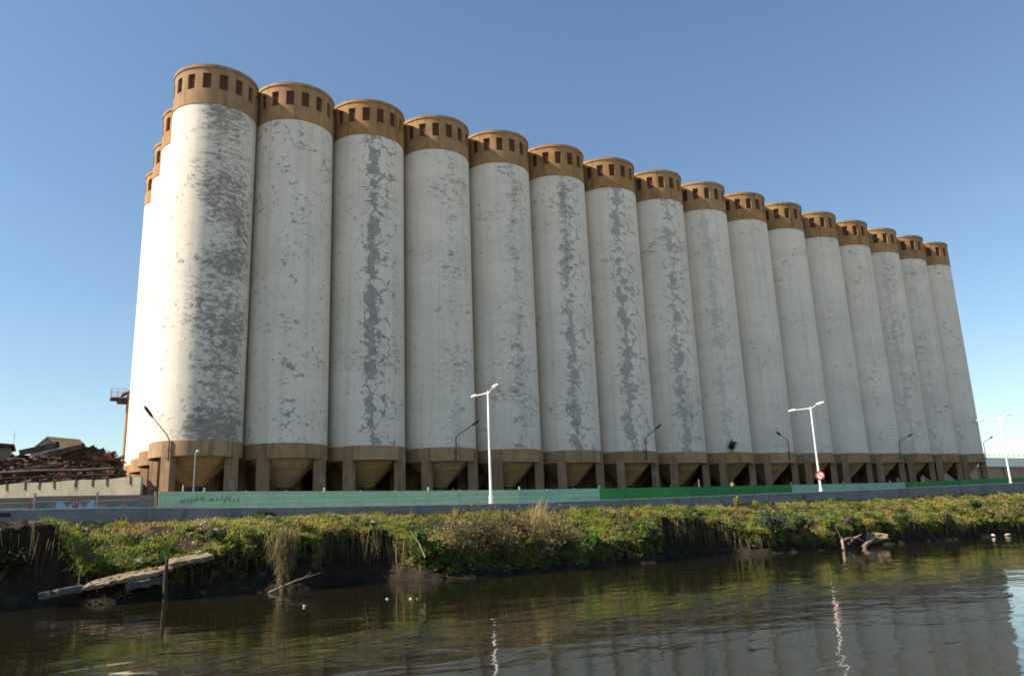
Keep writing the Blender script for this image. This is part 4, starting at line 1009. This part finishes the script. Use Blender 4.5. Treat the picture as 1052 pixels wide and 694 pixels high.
b = MB(); b.tube([(0, 0, -1.4), (.01, .01, .0), (-.02, 0, 1.2), (.01, 0, 1.86)], [.11, .12, .10, .05], 9); o = b.build('mooring_post', M['postwood'], loc=(4.88, 38.95, 0)); tag(o, 'dark rotten wooden post standing in the water between the two slabs', 'post')
# rubble
rr = random.Random(77)
for k in range(46):
    x = rr.uniform(1.3, 8.2) if k < 34 else rr.uniform(8, 18); s = rr.uniform(.05, .95) if k < 34 else rr.uniform(.1, .8); y, z = bank_at(x, s); sz = rr.uniform(.05, .17)
    o = rock((x, y, z+sz*.35), (sz*rr.uniform(.8, 1.6), sz, sz*rr.uniform(.5, .8)), 100+k); tag(o, 'small pale rubble stone lying in the grass on the left half of the bank', 'stone', 'small rubble stones')
o = rock((55.4, 39.5, .6), (.85, .4, .32), 200, 'slab'); tag(o, 'big pale tan boulder low on the bank right of the driftwood', 'boulder')
o = rock((53.8, 42.3, 2.3), (.42, .3, .16), 201, 'white'); tag(o, 'white plastic sack on the grass above the boulder', 'sack')
o = rock((71.0, 39.4, .15), (.15, .11, .10), 202, 'white'); tag(o, 'white bottle-like scrap at the water edge near the right edge', 'litter')
o = rock((73.0, 39.3, .1), (.32, .12, .07), 203); tag(o, 'pale flat driftwood scrap right of the white scrap at the water edge', 'litter')
for (x, y, s_), lb in zip([(12.1, 30.9, .05), (12.75, 30.1, .05), (12.95, 29.9, .035), (8.8, 31.0, .05)], ['left of the two bright white scraps floating mid-river', 'right and larger of the two bright white scraps floating mid-river', 'tiny white scrap floating just right of the larger one', 'lone tiny scrap floating below the hanging grass clump']):
    o = rock((x, y, .015), (s_*1.4, s_, s_*.5), int(x*10), 'white'); o.name = 'floating_litter'; tag(o, lb, 'litter', 'white scraps afloat')
# driftwood pile
logs = [((48.8, 37.6, .05), (50.1, 38.6, .85), .10, 'pale driftwood plank leaning at left end of the pile'), ((49.6, 38.3, .55), (51.1, 38.4, .75), .09, 'short pale log lying across the middle of the driftwood pile'),
        ((50.6, 38.5, .35), (51.9, 38.3, .95), .08, 'pale log sloping up to the right in the driftwood pile'), ((51.2, 38.4, .75), (52.3, 38.5, .45), .08, 'pale log sloping down at right end of the driftwood pile'),
        ((49.8, 38.2, .05), (49.9, 38.9, 1.7), .09, 'dark upright stump behind the driftwood pile'), ((51.6, 38.0, .1), (53.0, 38.3, .42), .16, 'thick tan log at the water right of the driftwood pile')]
for k, (p0, p1, r0, lb) in enumerate(logs):
    p0, p1 = Vector(p0), Vector(p1); mid = (p0+p1)/2+Vector((0, 0, .08)); b = MB(); b.tube([p0, mid, p1], [r0, r0*.9, r0*.6], 7); o = b.build('driftwood', M['postwood' if 'dark' in lb else 'wood']); tag(o, lb, 'driftwood', 'driftwood logs at the water edge')
# hanging dry grass column and fallen branches at x about 10.3
b = MB(); b.tube([(10.1, 39.5, -.6), (10.2, 39.6, 1.4), (10.35, 39.9, 3.0)], [.07, .09, .06], 7); o = b.build('stake', M['twig']); tag(o, 'slender upright trunk in the water wrapped by the hanging dry grass', 'stake')
r = np.random.default_rng(50); nn = 1500; zz = r.uniform(.5, 3.0, nn); wsp = .10+.16*np.clip(zz-1, 0, 2)
P = np.stack([10.22+r.normal(0, 1, nn)*wsp, 39.65+zz*.1+r.normal(0, 1, nn)*wsp*.7-.1, zz], 1); D = np.stack([r.normal(0, .25, nn), r.normal(-.2, .2, nn), -np.ones(nn)], 1); D /= np.linalg.norm(D, axis=1, keepdims=True)
o = veg('hanging_grass', [blades(P, D, r.uniform(.3, .75, nn), r.uniform(.02, .04, nn), np.array([(.30, .25, .11), (.24, .17, .09), (.2, .19, .06)])[r.integers(0, 3, nn)], 51, .2)]); tag(o, 'column of dry grass hanging down to the water left of the left dark hollow', 'grass clump')
for (p0, p1), lb in zip([((9.3, 38.6, .05), (11.8, 38.9, .75)), ((9.75, 38.7, .6), (9.95, 38.8, -.3)), ((17.2, 38.6, 1.2), (16.7, 39.3, 2.5))], ['pale fallen branch rising right out of the water beside the hanging grass', 'short broken branch poking up left of the hanging grass', 'pale bare branch at right side of the left dark hollow']):
    p0, p1 = Vector(p0), Vector(p1); b = MB(); b.tube([p0, p0.lerp(p1, .5)+Vector((.05, 0, .09)), p1], [.05, .04, .02], 6); b.tube([p0.lerp(p1, .6), p0.lerp(p1, .75)+Vector((.1, -.1, .25))], [.02, .008], 5); o = b.build('fallen_branch', M['wood']); tag(o, lb, 'branch', 'fallen branches on the bank')
sc.cycles.filter_width = 1.8
print('objects', len(bpy.data.objects))
